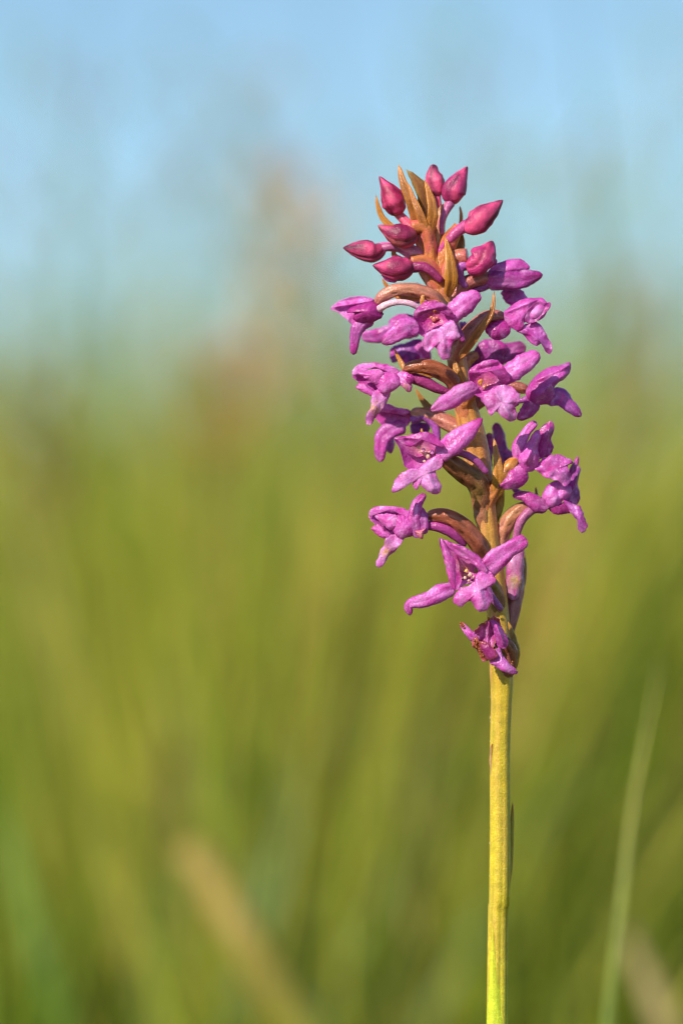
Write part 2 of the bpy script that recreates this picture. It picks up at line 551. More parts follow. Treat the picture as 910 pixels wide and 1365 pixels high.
bract([(614, 300, -20), (615, 286, -20), (613, 273, -20)], [5, 5, 2], col=OCHRE)
bract([(600, 345, -12), (612, 328, -14), (615, 308, -16)], [14, 16, 4], col=OLIVE)
bract([(556, 352, -6), (528, 342, -8), (524, 332, -8), (520, 321, -8)], [7, 7, 7, 3], col=GOLD)
bract([(560, 398, -10), (530, 394, -12), (517, 382, -14), (509, 370, -14)], [8, 8, 7, 3], col=OCHRE)
bract([(563, 412, 34), (562, 402, 36), (563, 391, 34)], [7, 6, 2], col=GOLD)
bract([(612, 478, 20), (636, 445, 34), (653, 418, 40), (657, 390, 38)], [10, 11, 8, 3], col=(0.46, 0.20, 0.05))
bract([(580, 500, -6), (545, 496, -8), (532, 478, -14), (525, 462, -16)], [8, 8, 7, 2], col=GOLD)
bract([(610, 565, -10), (576, 546, -16), (564, 534, -18), (553, 516, -18)], [12, 12, 9, 2], col=OLIVE)
bract([(612, 522, 14), (608, 500, 20), (605, 480, 18)], [16, 13, 3], col=GOLD)
bract([(661, 662, 14), (663, 640, 24), (661, 612, 24), (657, 584, 18)], [14, 17, 10, 3], col=GOLD)
bract([(650, 700, -14), (664, 665, -10), (668, 640, -8)], [22, 20, 5], col=(0.36, 0.30, 0.05), tip=OLIVE)
bract([(712, 672, -30), (716, 660, -32), (715, 648, -34)], [5, 5, 2], col=OLIVE)
bract([(681, 893, 6), (686, 868, 12), (682, 846, 14), (676, 826, 14)], [12, 13, 8, 3], col=(0.24, 0.24, 0.04), tip=GOLD)
bract([(672, 855, -14), (686, 800, -14), (697, 760, -22), (694, 715, -24)], [20, 20, 14, 3], col=(0.20, 0.15, 0.04))
bract([(568, 580, 6), (563, 578, 6), (561, 571, 6)], [4, 4, 2], col=GOLD)
bract([(690, 525, -8), (685, 512, -10), (685, 504, -10)], [10, 7, 3], col=OCHRE)

# ---- buds
def axis_x(y):
    return float(np.interp(y, [262, 315, 350, 385, 420, 455, 500, 545, 590, 640, 680, 730, 790, 840, 900], [552, 568, 576, 585, 596, 604, 612, 621, 631, 640, 646, 652, 660, 665, 668]))
def decurrent(sp, ra):
    """An ovary runs down into the stem it grows from."""
    x, y = sp[0][0], sp[0][1]
    z = sp[0][2] if len(sp[0]) > 2 else 0
    y1, y2 = y + 16, y + 44
    m = lambda yy, k: axis_x(yy) * k + x * (1 - k)
    return [(m(y2, 0.85), y2, z * 0.2), (m(y1, 0.45), y1, z * 0.65)] + list(sp), [ra[0] * 0.55, ra[0] * 0.95] + list(ra)
def bud(spine, rad, col=CRIM, stalk=None, spur=None, stalkc=BROWN, tipc=CRIMD, tw=0.8, flat=0.9, ribs=3, spurc=None, base=None, lab=None):
    def cf(t, ph, p):
        c = mix3(col, tipc, 0.95 * max(0, (t - 0.78) / 0.22) ** 1.2 + 1.3 * max(0, nz(ph * 1.3 + 8, t * 2, p[1] * 0.03)))  # dark tip; the dark patches put shade into the bud colour
        c = mix3(c, ROSE, 0.85 * max(0, min(1, 1.6 * nz(ph * 0.9 + 3, t * 3, p[0] * 0.03))))  # rose patches paint in the sunlit parts of the bud
        return c
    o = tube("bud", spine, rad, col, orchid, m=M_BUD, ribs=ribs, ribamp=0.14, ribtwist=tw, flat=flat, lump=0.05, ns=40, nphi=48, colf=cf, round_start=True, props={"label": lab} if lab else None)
    if stalk:
        ssp, sra = decurrent(stalk[0], stalk[1])
        tube("ovary", ssp, sra, mix3(stalkc, OCHRE, 0.5), o, round_start=True, c2=base or stalkc, ribs=5, ribamp=0.12, ribtwist=1.5, patch=ROSE, patchamt=0.35, round_end=False, ns=30)
    if spur:
        tube("spur", spur[0], spur[1], spurc or (0.5, 0.12, 0.32), o, m=M_PETAL, ns=22, nphi=12)
    return o
R_ = [4, 12, 16, 15.5, 11, 5, 1.5]
bud([(531, 287, -4), (525, 270, 4), (516, 252, 6), (505, 235, 2)], [6, 14, 17, 15, 10, 5, 1.5], stalk=([(556, 312, 0), (545, 300, 0), (529, 283, -4)], [8, 7, 6]), stalkc=(0.5, 0.22, 0.1), base=ROSE)
bud([(552, 310, 14), (540, 316, 22), (522, 312, 24), (503, 302, 20)], [6, 14, 17, 16, 11, 6, 1.5], col=(0.26, 0.010, 0.08), stalk=([(572, 330, 6), (566, 305, 12), (548, 304, 14)], [10, 10, 9]), tipc=(0.30, 0.10, 0.05))
bud([(512, 326, -6), (500, 335, -4), (482, 333, -2), (457, 330, -4)], [5, 11, 15, 15, 12, 7, 1.5], col=(0.46, 0.05, 0.16), stalk=([(560, 345, 0), (535, 330, 0), (508, 328, -6)], [12, 8, 6]), stalkc=(0.55, 0.28, 0.16), base=PINK,
    spur=([(508, 330, -4), (530, 330, 2), (556, 348, 4)], [6, 5, 3]))
bud([(550, 352, 14), (536, 358, 20), (518, 359, 22), (496, 355, 18)], [5, 14, 17, 17, 13, 7, 1.5], col=(0.38, 0.025, 0.13), stalk=([(588, 385, 2), (568, 352, 8), (546, 349, 12)], [12, 11, 9]), stalkc=BROWN,
    spur=([(547, 357, 16), (566, 358, 20), (584, 372, 20), (588, 378, 18)], [8, 7, 6, 4]), spurc=(0.36, 0.04, 0.17))
petal("hooked_sepal", [(512, 363, 16), (519, 372, 18), (528, 377, 20)], [12, 9, 3], (0.42, 0.03, 0.22), orchid)
bud([(583, 261, -20), (582, 248, -18), (578, 232, -18), (578, 217, -20)], [5, 11, 13, 13, 11, 7, 4], col=(0.52, 0.07, 0.18), stalk=([(578, 300, -14), (582, 280, -18), (583, 259, -20)], [9, 8, 5]), base=ROSE)
bud([(606, 272, -8), (604, 258, -4), (612, 240, -4), (623, 221, -8)], [5, 14, 17, 15, 11, 6, 1.5], col=(0.40, 0.028, 0.15), tw=0.3, stalk=([(583, 320, -10), (586, 290, -10), (602, 268, -8)], [10, 9, 6]), stalkc=(0.55, 0.3, 0.22),
    base=PEACH, spur=([(600, 270, -4), (592, 285, 0), (588, 300, 2), (589, 314, 2)], [7, 5, 4, 3]), spurc=(0.55, 0.14, 0.36))
bud([(616, 300, 2), (630, 300, 8), (650, 284, 10), (670, 267, 4)], [6, 14, 17, 16, 12, 7, 1.5], col=(0.52, 0.05, 0.18), stalk=([(590, 345, 0), (600, 320, 2), (612, 302, 2)], [11, 12, 8]), stalkc=BROWN,
    spur=([(622, 300, 6), (606, 312, 10), (592, 328, 6), (583, 342, 2)], [8, 7, 6, 4]), spurc=(0.60, 0.10, 0.32))
bud([(622, 350, 14), (634, 352, 20), (646, 340, 20), (656, 322, 14)], [6, 16, 19, 18, 14, 8, 2], col=(0.52, 0.035, 0.20), tw=1.4, ribs=4, stalk=([(596, 375, 4), (606, 346, 8), (622, 342, 12)], [12, 12, 10]), stalkc=(0.44, 0.16, 0.1),
    spur=([(624, 352, 10), (612, 358, 12), (614, 372, 10), (621, 385, 8)], [8, 7, 5, 4]), spurc=VIOL)
petal("sepal_tip", [(648, 340, 12), (656, 350, 14), (659, 345, 12)], [14, 12, 5], (0.36, 0.02, 0.16), orchid)

# ---- flowers: the column is the flower's own mesh, the organs are its pieces
def flower(x, y, z, r=5, label=None, col=(0.74, 0.26, 0.20)):
    z -= 14 if z > 50 else 0
    pts = [(x, y, z, r * 0.8, col), (x - r * 0.7, y - r * 0.5, z, r * 0.5, col), (x + r * 0.8, y - r * 0.3, z, r * 0.5, col)]
    return blobs("flower", pts, orchid, props={"label": label} if label else None)
def ovary(f, sp, ra, col=BROWN, patch=(0.42, 0.12, 0.14), **k):
    k.setdefault("c2", OCHRE); k.setdefault("round_start", True)
    col = mix3(col, (0.62, 0.20, 0.19), 0.35)
    sp, ra = decurrent(sp, ra)
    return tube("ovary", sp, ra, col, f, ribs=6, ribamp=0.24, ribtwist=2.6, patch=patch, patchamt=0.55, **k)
def spur(f, sp, ra, col=(0.46, 0.07, 0.34), **k):
    return tube("spur", sp, ra, col, f, m=M_PETAL, ns=26, nphi=12, lump=0.05, **k)
def sepal(f, sp, w, col=PINK, **k):
    return petal("sepal", sp, w, col, f, **k)
def hood(f, o, col=MAG, **k):
    return sheet("hood", o, col, f, **k)
def lip(f, o, col=PALE, **k):
    k.setdefault("rimc", MAG); k.setdefault("rim", 0.25); k.setdefault("jag", 0.06); k.setdefault("ruf", 2.2); k["bulge"] = k.get("bulge", 6) * 0.6
    return sheet("lip", o, col, f, **k)

# F1 upper left, seen from the side
f = flower(506, 421, 24, 4, col=DEEP)
ovary(f, [(592, 418, 8), (578, 398, 24), (556, 389, 30), (530, 388, 32), (511, 396, 30), (499, 408, 28)], [9, 10, 9, 8.5, 9, 7], col=(0.46, 0.20, 0.09), c2=(0.55, 0.22, 0.16))
spur(f, [(504, 414, 32), (515, 408, 38), (530, 405, 40), (546, 407, 40), (562, 415, 34)], [5, 4.5, 4, 4, 3], col=(0.80, 0.52, 0.66))
sheet("petal", [(442, 413), (449, 405), (463, 399), (484, 397), (500, 403), (507, 414), (500, 426), (484, 434), (470, 434), (461, 425), (452, 418)], PINK, f, z=22, bulge=-5, rimc=PALE, rim=0.6, creases=[(448, 410, 495, 403, 3, 5)])
hood(f, [(463, 418), (470, 411), (482, 407), (496, 404), (507, 412), (508, 423), (500, 429), (488, 431), (476, 430), (471, 424), (473, 419)], z=30, bulge=11, rimc=DEEP, rim=0.8, col=(0.46, 0.04, 0.30))
sepal(f, [(497, 426, 22), (481, 434, 26), (474, 448, 26), (471, 474, 22)], [16, 18, 12, 8], col=(0.56, 0.10, 0.46), cup=0.35)

# F3 behind the spike, upper left, shade put into its purple petals
f = flower(528, 440, -48, 6, col=VIOL)
sepal(f, [(560, 432, -40), (530, 440, -40), (505, 445, -44), (482, 448, -48)], [26, 22, 18, 14], col=(0.42, 0.08, 0.40), tip=PINK)
sheet("petal", [(520, 425), (538, 416), (556, 422), (560, 436), (540, 442), (522, 436)], (0.45, 0.08, 0.38), f, z=-45)
sheet("petal", [(522, 462), (540, 455), (560, 450), (566, 468), (556, 480), (545, 486), (536, 478), (524, 480)], (0.30, 0.07, 0.42), f, z=-60)
sepal(f, [(560, 455, -50), (568, 470, -48), (570, 488, -48)], [18, 14, 9], col=PINK)
ovary(f, [(595, 440, -10), (578, 425, -34), (555, 428, -44)], [9, 9, 7])

# F2 front, upper
f = flower(577, 428, 58, 5)
ovary(f, [(592, 430, 12), (584, 412, 26), (578, 412, 48)], [9, 10, 9])
hood(f, [(551, 422), (557, 413), (568, 407), (580, 406), (590, 411), (600, 423), (604, 435), (598, 442), (584, 443), (570, 452), (559, 448), (553, 438)], z=58, bulge=-17, prof=2.6, rimc=MAG, rim=0.2, col=(0.56, 0.08, 0.42),
     core=(0.62, 0.16, 0.22), corer=0.38, centre=(577, 428))
sheet("petal", [(551, 423), (556, 413), (570, 406), (584, 407), (596, 415), (602, 428), (593, 424), (580, 418), (566, 418), (556, 426)], (0.48, 0.06, 0.34), f, z=72, bulge=5, tilt=(0, -0.3), rimc=DEEP, rim=0.5, creases=[(556, 420, 590, 412, 3, 3)])
sepal(f, [(556, 439, 60), (541, 440, 66), (526, 449, 68), (508, 461, 62)], [20, 25, 20, 9], cup=0.25, col=PINK, tip=DEEP, tipamt=0.9)
sepal(f, [(594, 428, 56), (608, 416, 62), (621, 405, 62), (637, 394, 58)], [18, 26, 24, 14], cup=0.25, col=PINK, tip=MAG, blunt=0.35)
lip(f, [(566, 450), (572, 445), (584, 441), (595, 433), (602, 434), (607, 444), (609, 453), (602, 458), (599, 466), (597, 477), (591, 482), (585, 479), (581, 469), (574, 465), (570, 473), (565, 468), (562, 458)],
    z=76, bulge=6, tilt=(0.05, -0.1), creases=[(586, 446, 590, 470, 3, 2.5), (575, 450, 570, 466, 3, -1.5)])
spur(f, [(598, 432, 50), (608, 442, 44), (614, 452, 44), (616, 458, 44)], [6, 5, 4.5, 3])

# F4 upper right
f = flower(660, 372, -6, 6, col=VIOL)
ovary(f, [(592, 412, -2), (612, 384, 0), (632, 373, 0), (658, 369, -4)], [9, 10.5, 10, 8], c2=(0.40, 0.12, 0.14))
sheet("petal", [(650, 364), (660, 353), (676, 347), (692, 345), (702, 352), (703, 359), (690, 364), (672, 368), (656, 376)], PINK, f, z=-4, bulge=9, rimc=MAG, rim=0.5)
sepal(f, [(648, 374, 0), (668, 375, 4), (692, 374, 4), (723, 366, 0)], [22, 24, 22, 8], col=(0.42, 0.05, 0.34), tip=DEEP, cup=0.4, roll=25, tipamt=1)
lip(f, [(669, 388), (680, 384), (694, 384), (703, 396), (697, 402), (686, 406), (676, 402)], z=-24, bulge=4, col=(0.50, 0.10, 0.46))
spur(f, [(652, 378, -4), (640, 384, -8), (622, 388, -10)], [6, 5, 4], col=VIOL)
# hidden flower tip seen between buds and spike
f = flower(558, 398, -58, 5, col=VIOL)
sheet("petal", [(548, 385), (556, 374), (563, 380), (564, 396), (556, 402), (549, 396)], VIOL, f, z=-60)
sheet("petal", [(562, 392), (575, 388), (580, 400), (570, 408), (562, 402)], PINK, f, z=-56)

# F5 right, side view
f = flower(680, 432, 18, 5, col=DEEP)
ovary(f, [(606, 478, 6), (622, 450, 18), (640, 430, 22), (656, 422, 22), (674, 424, 18)], [10, 12.5, 12, 9, 7], col=(0.44, 0.19, 0.07), c2=(0.40, 0.16, 0.16))
sheet("petal", [(646, 440), (655, 431), (668, 428), (678, 436), (676, 447), (664, 454), (652, 450)], (0.48, 0.04, 0.32), f, z=24, bulge=8, rimc=DEEP, rim=0.4)
hood(f, [(671, 418), (680, 409), (694, 402), (712, 399), (722, 401), (727, 410), (722, 424), (710, 429), (698, 430), (695, 441), (686, 441), (677, 435), (672, 428)], z=26, bulge=9, col=PINK, rimc=MAG, rim=0.4,
     creases=[(676, 416, 712, 402, 2.5, 3), (697, 430, 712, 405, 4, -3)])
sheet("petal", [(699, 430), (702, 415), (714, 404), (724, 406), (731, 406), (729, 414), (720, 422), (712, 430)], (0.36, 0.05, 0.34), f, z=32, bulge=-3, rimc=DEEP, rim=0.5)  # inner side, its shade painted as violet
lip(f, [(688, 443), (698, 435), (712, 431), (720, 437), (727, 449), (733, 461), (732, 470), (726, 470), (721, 458), (713, 462), (704, 456), (696, 447)], z=24, bulge=5, col=(0.56, 0.12, 0.50), creases=[(700, 442, 728, 465, 3, 2)])

# F6 flower behind, right of the stem, shade painted in as deep purple
f = flower(655, 470, -44, 8, col=VIOL)
sepal(f, [(640, 480, -44), (662, 474, -40), (684, 466, -40), (703, 460, -44)], [20, 26, 20, 13], col=(0.36, 0.05, 0.30), tip=DEEP)
sheet("petal", [(634, 465), (646, 452), (664, 452), (676, 462), (668, 482), (650, 492), (636, 484)], (0.34, 0.05, 0.32), f, z=-34, bulge=6)
sheet("petal", [(622, 486), (640, 476), (664, 486), (676, 496), (660, 504), (636, 500)], (0.30, 0.04, 0.30), f, z=-46)
ovary(f, [(612, 500, -4), (622, 480, -24), (640, 470, -40)], [9, 9, 7])
sheet("petal", [(614, 428), (625, 430), (626, 440), (618, 444), (608, 438)], VIOL, f, z=-30)

# F7 front, middle
f = flower(643, 518, 66, 6)
ovary(f, [(618, 540, 10), (628, 520, 26), (640, 508, 54)], [10, 11, 9])
hood(f, [(623, 500), (631, 492), (642, 485), (656, 484), (665, 491), (674, 504), (673, 513), (660, 518), (650, 524), (640, 531), (630, 527), (625, 514)], z=66, bulge=-15, prof=2.6, col=(0.58, 0.09, 0.44),
     core=(0.64, 0.18, 0.28), corer=0.4, centre=(645, 513))
sheet("petal", [(622, 499), (632, 490), (645, 484), (658, 484), (668, 494), (675, 508), (668, 514), (658, 504), (646, 498), (632, 502)], (0.52, 0.07, 0.38), f, z=80, bulge=6, rimc=MAG, rim=0.3, tilt=(0, -0.2), creases=[(636, 496, 660, 490, 3, -3)])
sepal(f, [(662, 508, 62), (676, 499, 66), (692, 488, 68), (715, 473, 62)], [20, 25, 22, 14], col=PINK, tip=MAG, cup=0.3)
sepal(f, [(632, 518, 62), (614, 526, 70), (594, 538, 72), (572, 549, 64)], [18, 24, 21, 7], col=PINK, tip=DEEP, cup=0.3, tipamt=0.9)
lip(f, [(638, 533), (646, 526), (656, 519), (670, 517), (680, 521), (687, 531), (686, 538), (680, 542), (684, 552), (683, 560), (674, 562), (665, 556), (658, 550), (651, 555), (646, 547), (642, 540)],
    z=84, bulge=6, tilt=(0, -0.08), creases=[(656, 526, 674, 556, 3, 2.5)])
spur(f, [(650, 530, 50), (676, 540, 40), (690, 537, 36)], [6, 5, 4])

# F15 right, violet shade put into its petal colours
f = flower(712, 525, 4, 6, col=MAG)
ovary(f, [(622, 548, 0), (650, 528, -6), (680, 516, -6), (706, 520, 0)], [10, 9, 8, 7], col=BROWND, c2=(0.30, 0.08, 0.06))
hood(f, [(701, 525), (706, 511), (716, 500), (730, 491), (745, 488), (757, 484), (758, 495), (752, 504), (742, 511), (737, 518), (739, 530), (730, 538), (716, 538), (706, 533)], z=10, bulge=14, col=(0.56, 0.10, 0.46),
     rimc=MAG, rim=0.4, creases=[(712, 508, 756, 488, 2.5, 3), (716, 528, 752, 500, 5, 4)])
sepal(f, [(712, 530, 4), (708, 542, 8), (698, 553, 8), (688, 559, 6)], [16, 20, 17, 6], col=(0.42, 0.06, 0.38), tip=DEEP)
sepal(f, [(726, 532, 6), (744, 528, 10), (758, 540, 8), (774, 555, 2)], [18, 22, 16, 8], col=(0.40, 0.08, 0.46), tip=DEEP, cup=0.3)
spur(f, [(706, 530, 0), (694, 534, -4), (684, 534, -4)], [5, 4, 3], col=VIOL)

# F8 left, side view
f = flower(534, 506, 28, 4, col=MAG)
ovary(f, [(610, 528, 6), (602, 508, 20), (582, 494, 28), (560, 489, 30), (536, 494, 28)], [10, 11, 11, 10, 8], col=BROWND, c2=(0.36, 0.10, 0.04), patch=(0.22, 0.05, 0.03))
spur(f, [(540, 502, 22), (560, 508, 22), (582, 518, 20), (602, 526, 14)], [7, 8, 7, 4], col=(0.42, 0.05, 0.24))
sheet("petal", [(471, 501), (472, 492), (482, 486), (500, 485), (518, 488), (530, 495), (532, 502), (518, 498), (500, 493), (484, 494), (476, 500)], PINK, f, z=30, bulge=3, rimc=PALE, rim=0.5, centre=(500, 490))
hood(f, [(471, 503), (482, 499), (498, 495), (514, 496), (528, 503), (530, 514), (520, 521), (508, 525), (494, 524), (486, 516), (478, 510)], z=26, bulge=-7, col=(0.50, 0.09, 0.42), rimc=PINK, rim=0.6)  # hollow under the petals, shade painted into its darker colour
sheet("petal", [(502, 503), (510, 498), (522, 498), (531, 504), (532, 514), (524, 521), (513, 525), (504, 521), (500, 512)], PINK, f, z=36, bulge=8, rimc=MAG, rim=0.3)
sheet("petal", [(478, 499), (490, 495), (504, 494), (511, 500), (509, 510), (500, 513), (490, 507)], (0.80, 0.14, 0.55), f, z=38, bulge=5, rimc=PALE, rim=0.4, tilt=(0.1, 0))
sheet("petal", [(474, 516), (484, 512), (494, 520), (508, 526), (498, 529), (484, 524)], PINK, f, z=26, bulge=3, rimc=CRIM, rim=0.6)
sepal(f, [(531, 498, 32), (538, 508, 38), (542, 516, 38), (545, 524, 34)], [10, 17, 13, 5], col=PINK, tip=CRIM, stain=[(540, 518, 6, PEACH, 0.8)])
sheet("sepal", [(541, 503), (548, 501), (551, 507), (546, 513), (541, 510)], MAG, f, z=42, bulge=3)
lip(f, [(498, 524), (508, 518), (518, 520), (517, 532), (510, 545), (500, 556), (495, 565), (489, 565), (488, 556), (493, 544), (495, 533)], z=32, bulge=5, col=PALE, stain=[(500, 546, 9, (0.75, 0.38, 0.16), 0.9)], rimc=PINK)

# F9 left, behind
f = flower(545, 555, -22, 5, col=ROSE)
ovary(f, [(625, 585, 0), (600, 566, -6), (575, 554, -12), (546, 549, -18)], [10, 11, 10, 8], col=(0.38, 0.15, 0.07), c2=(0.55, 0.20, 0.16))
spur(f, [(548, 560, -16), (566, 555, -12), (579, 566, -10), (584, 590, -10)], [6, 7, 6, 4], col=(0.44, 0.10, 0.46))
sheet("petal", [(496, 548), (506, 537), (520, 541), (535, 545), (547, 548), (546, 562), (534, 570), (516, 570), (504, 560)], (0.50, 0.06, 0.36), f, z=-20, bulge=-5, rimc=PINK, rim=0.7)
sheet("petal", [(498, 540), (512, 537), (530, 543), (545, 546), (540, 553), (522, 550), (508, 548)], PINK, f, z=-12, bulge=3)
sepal(f, [(540, 565, -20), (522, 573, -16), (509, 584, -14), (506, 616, -16)], [16, 22, 17, 9], col=(0.54, 0.09, 0.44))
sheet("petal", [(512, 574), (524, 575), (526, 590), (522, 603), (514, 596)], VIOL, f, z=-34)
sheet("petal", [(548, 566), (560, 562), (572, 566), (570, 577), (558, 580), (549, 576)], (0.24, 0.04, 0.34), f, z=-30)

# F10 front, left of the stem
f = flower(566, 606, 62, 6, col=(0.8, 0.45, 0.40))
blobs("column", [(557, 597, 66, 3.5, (0.80, 0.42, 0.36)), (563, 601, 64, 3, PALE), (569, 610, 65, 4, (0.78, 0.44, 0.34)), (564, 616, 66, 2.6, (0.80, 0.50, 0.36)), (574, 604, 62, 3.5, PALE)], f)
ovary(f, [(642, 672, 4), (636, 646, 16), (616, 630, 30), (592, 612, 46), (578, 600, 52)], [14, 15, 14, 12, 8], col=(0.20, 0.11, 0.03), c2=BROWND, patch=OLIVE)
hood(f, [(526, 586), (540, 583), (552, 581), (565, 579), (577, 583), (588, 598), (586, 608), (574, 614), (563, 622), (549, 627), (539, 621), (535, 606), (531, 596)], z=62, bulge=-17, prof=2.6, col=(0.60, 0.10, 0.46),
     core=(0.78, 0.40, 0.42), corer=0.42, centre=(561, 604), rimc=MAG, rim=0.4)
sheet("petal", [(526, 585), (538, 583), (552, 580), (566, 578), (578, 583), (588, 596), (580, 596), (568, 590), (556, 590), (548, 596), (538, 594)], (0.52, 0.07, 0.38), f, z=76, bulge=4, rimc=DEEP, rim=0.4, centre=(560, 587),
      creases=[(540, 588, 552, 592, 3, -3)])
sepal(f, [(580, 606, 58), (598, 595, 66), (618, 577, 66), (641, 559, 58)], [22, 26, 20, 5], col=PINK, tip=DEEP, tipamt=0.9, cup=0.28)
lip(f, [(556, 626), (564, 618), (573, 612), (582, 608), (586, 616), (584, 627), (577, 626), (580, 636), (585, 648), (582, 657), (572, 657), (563, 651), (558, 646), (554, 653), (550, 648), (548, 640), (536, 652), (526, 656), (523, 652), (526, 641), (534, 632), (546, 626)],
    z=78, bulge=6, centre=(562, 634), creases=[(564, 624, 575, 652, 3, 2.2)])
spur(f, [(600, 604, 54), (616, 606, 50), (634, 616, 46), (648, 632, 42)], [4, 5, 5, 4], col=(0.48, 0.10, 0.38))

# F11 left, side view
f = flower(560, 700, 26, 4, col=MAG)
ovary(f, [(648, 748, 4), (634, 722, 20), (614, 700, 28), (592, 688, 30), (566, 687, 28)], [11, 12.5, 12, 10.5, 8], col=(0.24, 0.07, 0.03), c2=(0.40, 0.10, 0.06), patch=(0.20, 0.05, 0.02))
spur(f, [(562, 700, 26), (584, 702, 28), (604, 712, 26), (620, 728, 20)], [6, 7.5, 7, 4], col=(0.44, 0.06, 0.30))
sheet("petal", [(493, 688), (494, 680), (503, 675), (522, 675), (540, 679), (552, 688), (552, 696), (536, 687), (518, 683), (502, 684)], PINK, f, z=30, bulge=3, rimc=PALE, rim=0.5, centre=(520, 679))
hood(f, [(492, 688), (503, 685), (520, 683), (538, 687), (551, 697), (552, 708), (542, 715), (524, 716), (510, 712), (503, 702)], z=26, bulge=-7, col=(0.50, 0.09, 0.42), rimc=PINK, rim=0.6)  # shaded cavity painted darker than the lit petals
sheet("petal", [(524, 690), (534, 687), (546, 692), (553, 701), (551, 711), (541, 716), (530, 715), (523, 706)], PINK, f, z=36, bulge=8, rimc=MAG, rim=0.3)
sheet("petal", [(500, 688), (512, 685), (524, 686), (531, 692), (530, 702), (520, 706), (510, 699)], (0.80, 0.14, 0.55), f, z=38, bulge=5, rimc=PALE, rim=0.4, tilt=(0.1, 0))
sheet("petal", [(495, 704), (505, 699), (514, 708), (524, 717), (510, 717), (500, 711)], PINK, f, z=26, bulge=3, rimc=CRIM, rim=0.6)
sepal(f, [(556, 716, 34), (551, 697, 40), (554, 673, 40), (566, 658, 34)], [14, 16, 14, 8], col=(0.56, 0.09, 0.44), tip=DEEP, cup=0.4)
sepal(f, [(562, 712, 36), (564, 695, 38), (560, 676, 36)], [10, 13, 7], col=(0.46, 0.10, 0.44), cup=0.3)
sheet("sepal", [(552, 708), (560, 706), (566, 704), (563, 711), (562, 718), (556, 715)], (0.66, 0.20, 0.28), f, z=40, bulge=3, rimc=CRIM, rim=0.4)
lip(f, [(514, 718), (526, 712), (538, 712), (535, 722), (526, 734), (518, 740), (513, 748), (507, 755), (501, 751), (504, 742), (507, 732), (512, 726)], z=32, bulge=5, stain=[(514, 735, 8, (0.75, 0.38, 0.16), 0.85)], rimc=PINK)

# F18 organs behind the stem, their violet holds painted shade
f = flower(668, 600, -50, 6, col=VIOL)
sepal(f, [(676, 618, -50), (668, 598, -50), (668, 580, -52), (662, 562, -52)], [22, 20, 16, 9], col=(0.24, 0.05, 0.30))
sepal(f, [(650, 625, -30), (650, 600, -34), (654, 576, -36)], [12, 12, 8], col=(0.20, 0.03, 0.20))
sheet("petal", [(664, 600), (676, 596), (686, 606), (682, 618), (670, 620), (662, 612)], (0.30, 0.06, 0.34), f, z=-56)

# F13 right, middle
f = flower(694, 616, 10, 5, col=BROWN)
ovary(f, [(650, 668, 6), (664, 645, 14), (676, 626, 16), (690, 612, 14)], [10, 11, 11, 9], col=BROWN, patch=BROWND)
sepal(f, [(690, 618, 14), (690, 596, 20), (699, 577, 20), (713, 562, 16)], [12, 17, 11, 11], col=PINK, tip=MAG, tipamt=0.4, cup=0.3)
sheet("petal", [(715, 610), (714, 590), (718, 574), (727, 565), (735, 564), (737, 574), (733, 585), (736, 597), (731, 607), (721, 610)], (0.48, 0.06, 0.34), f, z=12, bulge=4, rimc=DEEP, rim=0.5, creases=[(722, 606, 730, 572, 3, 4)])
hood(f, [(690, 614), (693, 602), (703, 588), (710, 577), (717, 576), (718, 586), (715, 598), (717, 610), (714, 622), (706, 628), (697, 626)], z=24, bulge=10, col=PINK, rimc=MAG, rim=0.35, creases=[(698, 616, 714, 582, 4, 3)])
sheet("sepal", [(687, 620), (696, 622), (702, 632), (699, 643), (690, 650), (678, 652), (667, 651), (661, 649), (668, 640), (676, 630)], (0.54, 0.08, 0.40), f, z=22, bulge=6, rimc=DEEP, rim=0.4, stain=[(664, 650, 4, RUST, 0.8)])
lip(f, [(712, 624), (722, 613), (736, 607), (750, 609), (761, 617), (754, 620), (757, 630), (757, 642), (750, 648), (742, 640), (730, 638), (718, 630)], z=26, bulge=6, col=(0.64, 0.17, 0.56), dents=[(736, 636, 5, -6)])

# F14 right, lower
f = flower(726, 668, -6, 6, col=MAG)
ovary(f, [(664, 752, -4), (667, 722, -8), (676, 697, -6), (692, 680, -4), (716, 672, -6)], [9, 11, 11.5, 10, 7], col=(0.50, 0.26, 0.07), c2=(0.46, 0.20, 0.10))
spur(f, [(726, 674, 2), (706, 681, 6), (692, 698, 8), (685, 728, 4)], [6, 6.5, 6, 4], col=(0.50, 0.14, 0.34))
sepal(f, [(730, 676, 6), (714, 671, 12), (702, 662, 12), (682, 660, 8)], [14, 20, 13, 7], col=(0.46, 0.05, 0.30), tip=DEEP, cup=0.3)
sheet("petal", [(752, 660), (754, 642), (762, 634), (770, 622), (774, 628), (770, 645), (773, 660), (768, 672), (756, 672)], (0.34, 0.07, 0.38), f, z=-14, bulge=4, rimc=DEEP, rim=0.4, creases=[(758, 668, 770, 630, 3, 3)])
sepal(f, [(754, 648, -16), (762, 634, -18), (771, 608, -18)], [12, 10, 4], col=(0.30, 0.03, 0.24))
hood(f, [(722, 662), (727, 650), (738, 642), (750, 643), (760, 652), (758, 662), (748, 668), (744, 676), (730, 676), (724, 670)], z=6, bulge=10, col=PINK, rimc=MAG, rim=0.35, dents=[(741, 656, 6, -4)], creases=[(744, 646, 744, 672, 3, -2)])
sheet("petal", [(726, 668), (742, 672), (758, 668), (762, 680), (748, 686), (734, 682)], (0.42, 0.04, 0.26), f, z=2, bulge=5)
lip(f, [(750, 668), (760, 671), (772, 676), (777, 688), (781, 700), (777, 708), (770, 706), (768, 694), (760, 684)], z=8, bulge=5, col=(0.50, 0.12, 0.48), rimc=DEEP, rim=0.4)
spur(f, [(700, 660, -30), (690, 655, -32), (684, 648, -32)], [4, 4, 3], col=VIOL)

